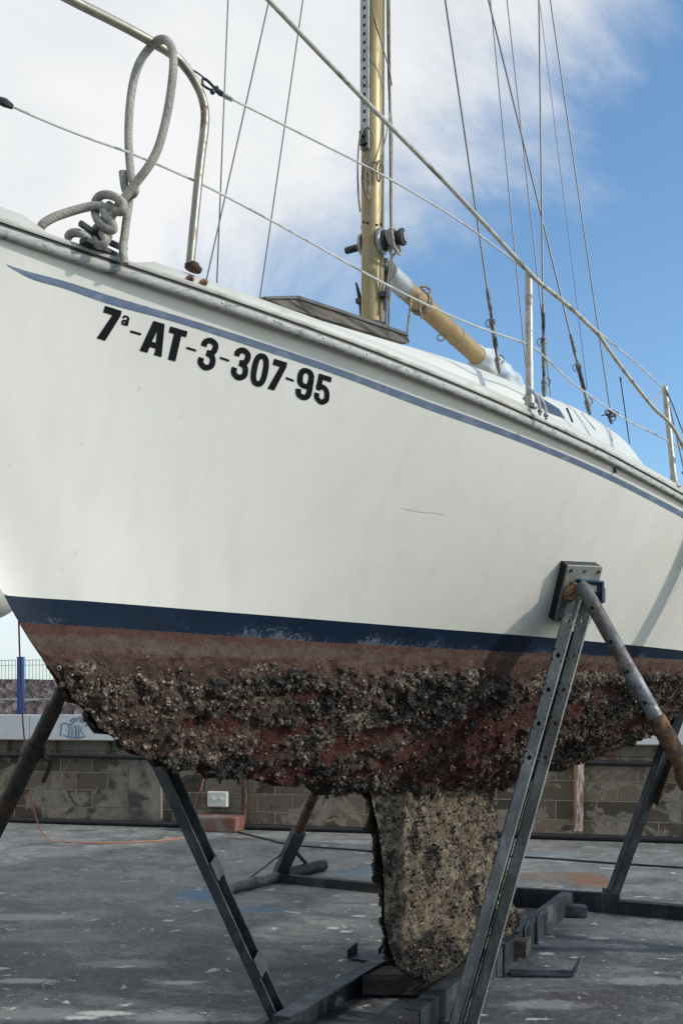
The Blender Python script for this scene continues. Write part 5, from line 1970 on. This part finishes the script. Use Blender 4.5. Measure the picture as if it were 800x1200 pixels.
for i in range(18):
    z = .10 + i * .055
    w0, w1 = rng.uniform(-.006, .006), rng.uniform(-.006, .006)
    rows.append([wp(lx - .052 + w0 + .004 * i / 6, .09, z), wp(lx + .046 + w1 + .004 * i / 6, .09, z), wp(lx + .046 + w1, .065, z), wp(lx - .052 + w0, .065, z), wp(lx - .052 + w0 + .004 * i / 6, .09, z)])
m.grid(rows); m.add(rows[0][:-1], [(0, 1, 2, 3)]); m.add(rows[-1][:-1], [(0, 1, 2, 3)])
tag(m.build('plank', M['plank_pale'], None, smooth=False), 'peeling pinkish plank standing upright against the block wall', 'plank')

# cables
m = MB()
cp = [P(20, 560, 3.35), P(21, 650, 3.4), P(22, 730, 3.6), P(24, 790, 4.3), P(27, 850, 5.5), P(32, 900, 6.9), P(39, 945, 8.4), P(47, 972, 9.7), G(60, 985, .02), G(85, 987.5, .008), G(120, 988, .008), G(160, 987, .008), G(200, 984, .008),
      G(221, 978, .02), wp((G(228, 970) - wo).dot(wd), .06, .16), wp((G(240, 970) - wo).dot(wd), .05, .50), wp((G(243, 970) - wo).dot(wd), .05, .62)]
m.tube(cp, [.0030, .0034, .0045, .006, .007, .007, .007, .007], 7, smooth=6)
tag(m.build('extension_cord', M['orange'], None, angle=80), 'thin orange extension cord trailing from the bow to the wall', 'cord')
m = MB()
m.tube([G(278, 974.5, .01), G(285, 977, .01), G(310, 983, .01), G(340, 990, .01), G(400, 995, .01), G(450, 998.5, .01), G(520, 1001, .01), G(620, 1005, .01), G(720, 1012, .01), G(800, 1017, .01), G(900, 1022, .01)], .009, 7, smooth=6)
tag(m.build('black_cable', M['black_cable'], None, angle=80), 'thin black cable lying across the yard in front of the wall', 'cable')

# fence behind the wall
fe2 = thing('mesh_fence', 'blue post wire mesh fence behind the parapet', 'fence', tuple(wp(0, -.7, 0)), math.atan2(wd.y, wd.x))
lp = (P(29, 838, 13.1) - wo).dot(wd)
ztop = EYE + (HOR - 771) / FPX * 13.0
for k in range(-2, 4):
    m = MB(); m.box(wp(lp + 2.5 * k, -.7, ztop / 2), wd * .042, wn * .025, ZV * ztop / 2)
    m.box(wp(lp + 2.5 * k, -.7, ztop + .006), wd * .045, wn * .028, ZV * .006)
    m.build('fence_post', M['fence_blue'], fe2, smooth=False)
for k in range(-2, 3):
    m = MB()
    a, b = lp + 2.5 * k + .05, lp + 2.5 * (k + 1) - .05
    for l in np.arange(a, b, .05):
        m.bar(wp(l, -.655, 1.0), wp(l, -.655, ztop - .02), .0045, .0045, wd)
    for z in (ztop - .035, ztop - .10, ztop - .5, ztop - .56, 1.15):
        m.bar(wp(a, -.648, z), wp(b, -.648, z), .0055, .0055, ZV)
    m.build('mesh_panel', M['fence_wire'], fe2, smooth=False)

# breakwater of broken stone beyond
t = NT('broken_brown_stone')
vn = t.n('ShaderNodeTexVoronoi'); vn.inputs['Scale'].default_value = 7.0; t.link(t.co.outputs['Object'], vn.inputs['Vector'])
c = t.ramp(vn.outputs['Color'], [(0.2, (.060, .045, .042)), (.5, (.115, .088, .080)), (.8, (.19, .155, .14))])
c = t.mix(t.ramp(t.noise(30, 5, .7), [(.4, 0.0), (.7, .5)]), c, (.05, .038, .036))
M['rubble'] = t.out(c, .95, t.bump(vn.outputs['Distance'], .9, .12), 0, .1)
M['path_pale'] = simple('pale_path_edge', (.36, .33, .31), .9, 0, .2, 3, .3, .02)
for (d0, d1_, zt_, nm) in ((19.0, 21.0, EYE + (HOR - 820) / FPX * 20.0, 'embankment'), (24.5, 28.5, EYE + (HOR - 796) / FPX * 26.0, 'embankment')):
    m = MB(); rows = []
    xs_ = np.linspace(-26, 26, 170)
    for f, z in ((0, -.3), (.12, zt_ * .25), (.25, zt_ * .5), (.38, zt_ * .8), (.5, zt_), (.75, zt_), (1, -.3)):
        pts = np.stack([xs_, np.full_like(xs_, d0 + (d1_ - d0) * f), np.full_like(xs_, z)], 1)
        nn = fbm(pts * np.array([1.6, 1.6, 2.4]), 3, 12) - .5
        rows.append([(p_[0], p_[1] + q_ * .7, p_[2] + q_ * .20) for p_, q_ in zip(pts, nn)])
    m.grid(rows)
    tag(m.build(nm, M['rubble'], None, smooth=False), 'brown stone bank', None, None, 'structure')
m = MB(); m.box((0, 20.4, EYE + (HOR - 819) / FPX * 20.4 - .05), (26, 0, 0), (0, .35, 0), (0, 0, .05))
tag(m.build('path', M['path_pale'], None, smooth=False), None, None, None, 'structure')

# ------------------------------------------------------------------ ground
t = NT('stained_yard_asphalt')
n_big = t.noise(.55, 6, .6, None, .6)
n_mid = t.noise(2.4, 8, .7, None, .8)
n_fin = t.noise(70, 6, .75)
c = t.ramp(n_mid, [(.34, (.040, .042, .045)), (.50, (.080, .083, .087)), (.66, (.155, .160, .165))])
sxy = t.sep()
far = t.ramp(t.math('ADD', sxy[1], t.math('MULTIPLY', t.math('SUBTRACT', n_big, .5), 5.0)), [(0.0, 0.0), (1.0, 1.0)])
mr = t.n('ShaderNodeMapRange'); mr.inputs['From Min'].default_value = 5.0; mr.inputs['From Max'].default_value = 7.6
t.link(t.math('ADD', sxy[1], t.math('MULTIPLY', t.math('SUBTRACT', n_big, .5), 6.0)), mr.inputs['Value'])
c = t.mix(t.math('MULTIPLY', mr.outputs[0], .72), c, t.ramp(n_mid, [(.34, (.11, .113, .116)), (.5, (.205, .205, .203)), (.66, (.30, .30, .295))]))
stv = t.mapping((.9, 1.5, 1))
c = t.mix(t.ramp(t.noise(1.8, 8, .7, stv, .5), [(.55, 0.0), (.66, .6)]), c, (.27, .275, .28))
c = t.mix(t.ramp(t.noise(1.3, 9, .72, t.mapping((1, 1.6, 1), (0, 0, .4), (4, 9, 0)), .7), [(.56, 0.0), (.68, .5)]), c, (.030, .030, .032))
# worn aggregate
c = t.mix(t.ramp(n_fin, [(.56, 0.0), (.70, .6)]), c, (.17, .17, .17))
c = t.mix(t.ramp(t.noise(26, 7, .8, t.mapping((1, 1.5, 1))), [(.54, 0.0), (.64, .55)]), c, (.20, .205, .21))
c = t.mix(t.ramp(t.noise(19, 8, .8, t.mapping((1, 1.6, 1), (0, 0, .9), (3, 8, 0))), [(.52, 0.0), (.62, .6)]), c, (.017, .017, .018))
c = t.mix(t.ramp(t.noise(150, 4, .7), [(.58, 0.0), (.7, .6)]), c, (.015, .015, .016))
# chips of white paint, thickest in places
chips = t.ramp(t.noise(24, 6, .72, t.mapping((1, .8, 1)), .4), [(.635, 0.0), (.65, 1.0)])
chips2 = t.ramp(t.noise(5.5, 9, .68, t.mapping((1, 1.05, 1), (0, 0, .2), (2, 5, 0)), .6), [(.625, 0.0), (.635, 1.0)])
c = t.mix(t.math('MULTIPLY', t.math('MAXIMUM', chips, chips2), .8), c, (.50, .50, .48))


def patch(px, py, rx, ry, col, amt, c, seed=0.0):
    g = G(px, py)
    mp = t.n('ShaderNodeMapping'); mp.inputs['Location'].default_value = (-g.x / rx, -g.y / ry, 0); mp.inputs['Scale'].default_value = (1 / rx, 1 / ry, 1)
    t.link(t.co.outputs['Object'], mp.inputs['Vector'])
    ln = t.n('ShaderNodeVectorMath', operation='LENGTH'); t.link(mp.outputs[0], ln.inputs[0])
    v_ = t.math('ADD', ln.outputs['Value'], t.math('MULTIPLY', t.math('SUBTRACT', t.noise(9 / max(rx, ry) ** .5, 7, .7), .5), 1.7))
    return t.mix(t.ramp(v_, [(.55, amt), (.95, 0.0)]), c, col)


c = patch(240, 1049, .30, .28, (.055, .14, .235), .75, c)
c = patch(305, 1067, .26, .12, (.06, .15, .24), .7, c)
c = patch(425, 1022, .28, .25, (.10, .20, .28), .55, c)
c = patch(645, 1003, .3, .2, (.12, .22, .28), .4, c)
c = patch(688, 1031, .22, .45, (.23, .105, .045), .75, c)
c = patch(640, 1028, .5, .3, (.16, .11, .075), .5, c)
c = patch(690, 1170, .25, .2, (.10, .055, .05), .35, c)
c = patch(200, 1195, .22, .12, (.40, .40, .385), .4, c)
c = patch(40, 1190, .3, .15, (.34, .34, .33), .35, c)
c = patch(60, 1100, .6, .16, (.27, .28, .29), .3, c)
c = patch(300, 1117, .18, .12, (.24, .26, .28), .5, c)
for (x_, y_, rx_, ry_, k_) in ((30, 1075, .5, .14, .35), (150, 1130, .30, .12, .3), (120, 1188, .16, .05, .9), (95, 1193, .10, .04, .9), (210, 1152, .14, .05, .7), (30, 1150, .2, .06, .6), (390, 1088, .05, .05, .8), (420, 1074, .06, .04, .8), (405, 1092, .05, .03, .9), (640, 1118, .06, .04, .8), (700, 1100, .08, .05, .5), (560, 1190, .05, .02, .9), (640, 1178, .25, .1, .35), (760, 1060 + 90, .3, .1, .35)):
    c = patch(x_, y_, rx_, ry_, (.46, .46, .44), k_, c)
c = patch(345, 1012, .8, .5, (.20, .185, .15), .35, c)
rg = t.ramp(n_mid, [(.3, .45), (.65, .85)])
crack = t.voro(.55, t.mix(.9, t.co.outputs['Object'], t.n('ShaderNodeTexNoise').outputs['Color'], 'ADD'), 'DISTANCE_TO_EDGE')
cm = t.ramp(crack, [(.0, 1.0), (.006, 0.0)])
cm = t.math('MULTIPLY', cm, t.ramp(t.noise(.9, 4, .6), [(.5, 0.0), (.62, .7)]))
c = t.mix(cm, c, (.012, .012, .012))
nb_ = t.bump(n_fin, .8, .010); nb_ = t.bump(t.noise(14, 9, .78), .6, .025, nb_)
c = t.mix(1.0, c, (1.17, 1.18, 1.17), 'MULTIPLY')
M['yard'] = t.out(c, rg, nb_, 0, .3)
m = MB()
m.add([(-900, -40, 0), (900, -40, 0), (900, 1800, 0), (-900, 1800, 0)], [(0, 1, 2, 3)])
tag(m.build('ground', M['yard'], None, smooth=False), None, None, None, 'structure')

# ------------------------------------------------------------------ sky and sun
SUN = Vector((.77, -.26, .45)).normalized()
w = bpy.data.worlds.new('World'); scene.world = w
w.use_nodes = True
nt = w.node_tree
bg = nt.nodes['Background']
sky = nt.nodes.new('ShaderNodeTexSky'); sky.sky_type = 'NISHITA'; sky.sun_disc = False
sky.sun_elevation = math.asin(SUN.z); sky.sun_rotation = math.atan2(SUN.x, SUN.y)
sky.air_density = 1.0; sky.dust_density = 1.2; sky.ozone_density = 1.2
tc = nt.nodes.new('ShaderNodeTexCoord')


def nmath(op, a, b=0.0, clamp=False):
    n = nt.nodes.new('ShaderNodeMath'); n.operation = op; n.use_clamp = clamp
    for s_, v_ in zip(n.inputs, (a, b)):
        if isinstance(v_, (int, float)): s_.default_value = v_
        else: nt.links.new(v_, s_)
    return n.outputs[0]


def wnoise(scale, detail, rough, dist, mscale=(1, 1, 1), loc=(0, 0, 0)):
    mp = nt.nodes.new('ShaderNodeMapping'); mp.inputs['Scale'].default_value = mscale; mp.inputs['Location'].default_value = loc
    nt.links.new(tc.outputs['Generated'], mp.inputs['Vector'])
    n = nt.nodes.new('ShaderNodeTexNoise'); n.inputs['Scale'].default_value = scale; n.inputs['Detail'].default_value = detail
    n.inputs['Roughness'].default_value = rough; n.inputs['Distortion'].default_value = dist
    nt.links.new(mp.outputs[0], n.inputs['Vector'])
    return n.outputs['Fac']


sepw = nt.nodes.new('ShaderNodeSeparateXYZ'); nt.links.new(tc.outputs['Generated'], sepw.inputs[0])
# a bank of cloud lies to the left and overhead, open blue to the right
lean_ = nmath('ADD', nmath('MULTIPLY', sepw.outputs[0], -1.55), nmath('MULTIPLY', nmath('MAXIMUM', nmath('SUBTRACT', sepw.outputs[2], .39), -.12), 2.3))
lean_ = nmath('ADD', lean_, nmath('MULTIPLY', nmath('ABSOLUTE', nmath('MINIMUM', sepw.outputs[1], 0.0)), -.6))
n1 = wnoise(2.6, 10, .62, .35, (1, 1, 1.5), (.3, 0, .4))
cov = nmath('ADD', lean_, nmath('MULTIPLY', nmath('SUBTRACT', n1, .5), 1.35))
rm = nt.nodes.new('ShaderNodeValToRGB'); rm.color_ramp.elements[0].position = .0; rm.color_ramp.elements[1].position = .42
rm.color_ramp.interpolation = 'EASE'
nt.links.new(nmath('ADD', cov, .06), rm.inputs['Fac'])
n2 = wnoise(3.2, 8, .6, .4, (1, 1, 1.3), (5, 2, 1))
rc2 = nt.nodes.new('ShaderNodeValToRGB')
rc2.color_ramp.elements[0].position = .32; rc2.color_ramp.elements[0].color = (4.9, 5.2, 5.45, 1)
rc2.color_ramp.elements[1].position = .62; rc2.color_ramp.elements[1].color = (6.1, 6.15, 6.2, 1)
nt.links.new(n2, rc2.inputs['Fac'])
mx = nt.nodes.new('ShaderNodeMix'); mx.data_type = 'RGBA'
nt.links.new(rm.outputs['Color'], mx.inputs[0])
tint = nt.nodes.new('ShaderNodeMix'); tint.data_type = 'RGBA'; tint.blend_type = 'MULTIPLY'; tint.inputs[0].default_value = 1.0
tint.inputs[7].default_value = (1.0, 1.28, 1.42, 1); nt.links.new(sky.outputs[0], tint.inputs[6])
nt.links.new(tint.outputs[2], mx.inputs[6]); nt.links.new(rc2.outputs['Color'], mx.inputs[7])
nt.links.new(mx.outputs[2], bg.inputs['Color'])
bg.inputs['Strength'].default_value = .15

sd_ = bpy.data.lights.new('sun', 'SUN'); so = bpy.data.objects.new('sun', sd_); C.objects.link(so)
sd_.energy = 2.75; sd_.angle = math.radians(2.0); sd_.color = (1, .955, .89)
so.rotation_euler = SUN.to_track_quat('Z', 'Y').to_euler()
so.location = (6, 0, 9)

scene.view_settings.view_transform = 'Standard'
scene.view_settings.look = 'None'
scene.view_settings.gamma = 1
scene.view_settings.exposure = 0.0
scene.view_settings.use_curve_mapping = False
scene.render.engine = 'CYCLES'
scene.cycles.max_bounces = 6
scene.cycles.use_denoising = True
scene.cycles.denoiser = 'OPENIMAGEDENOISE'
scene.cycles.denoising_input_passes = 'RGB_ALBEDO_NORMAL'
scene.cycles.denoising_prefilter = 'ACCURATE'
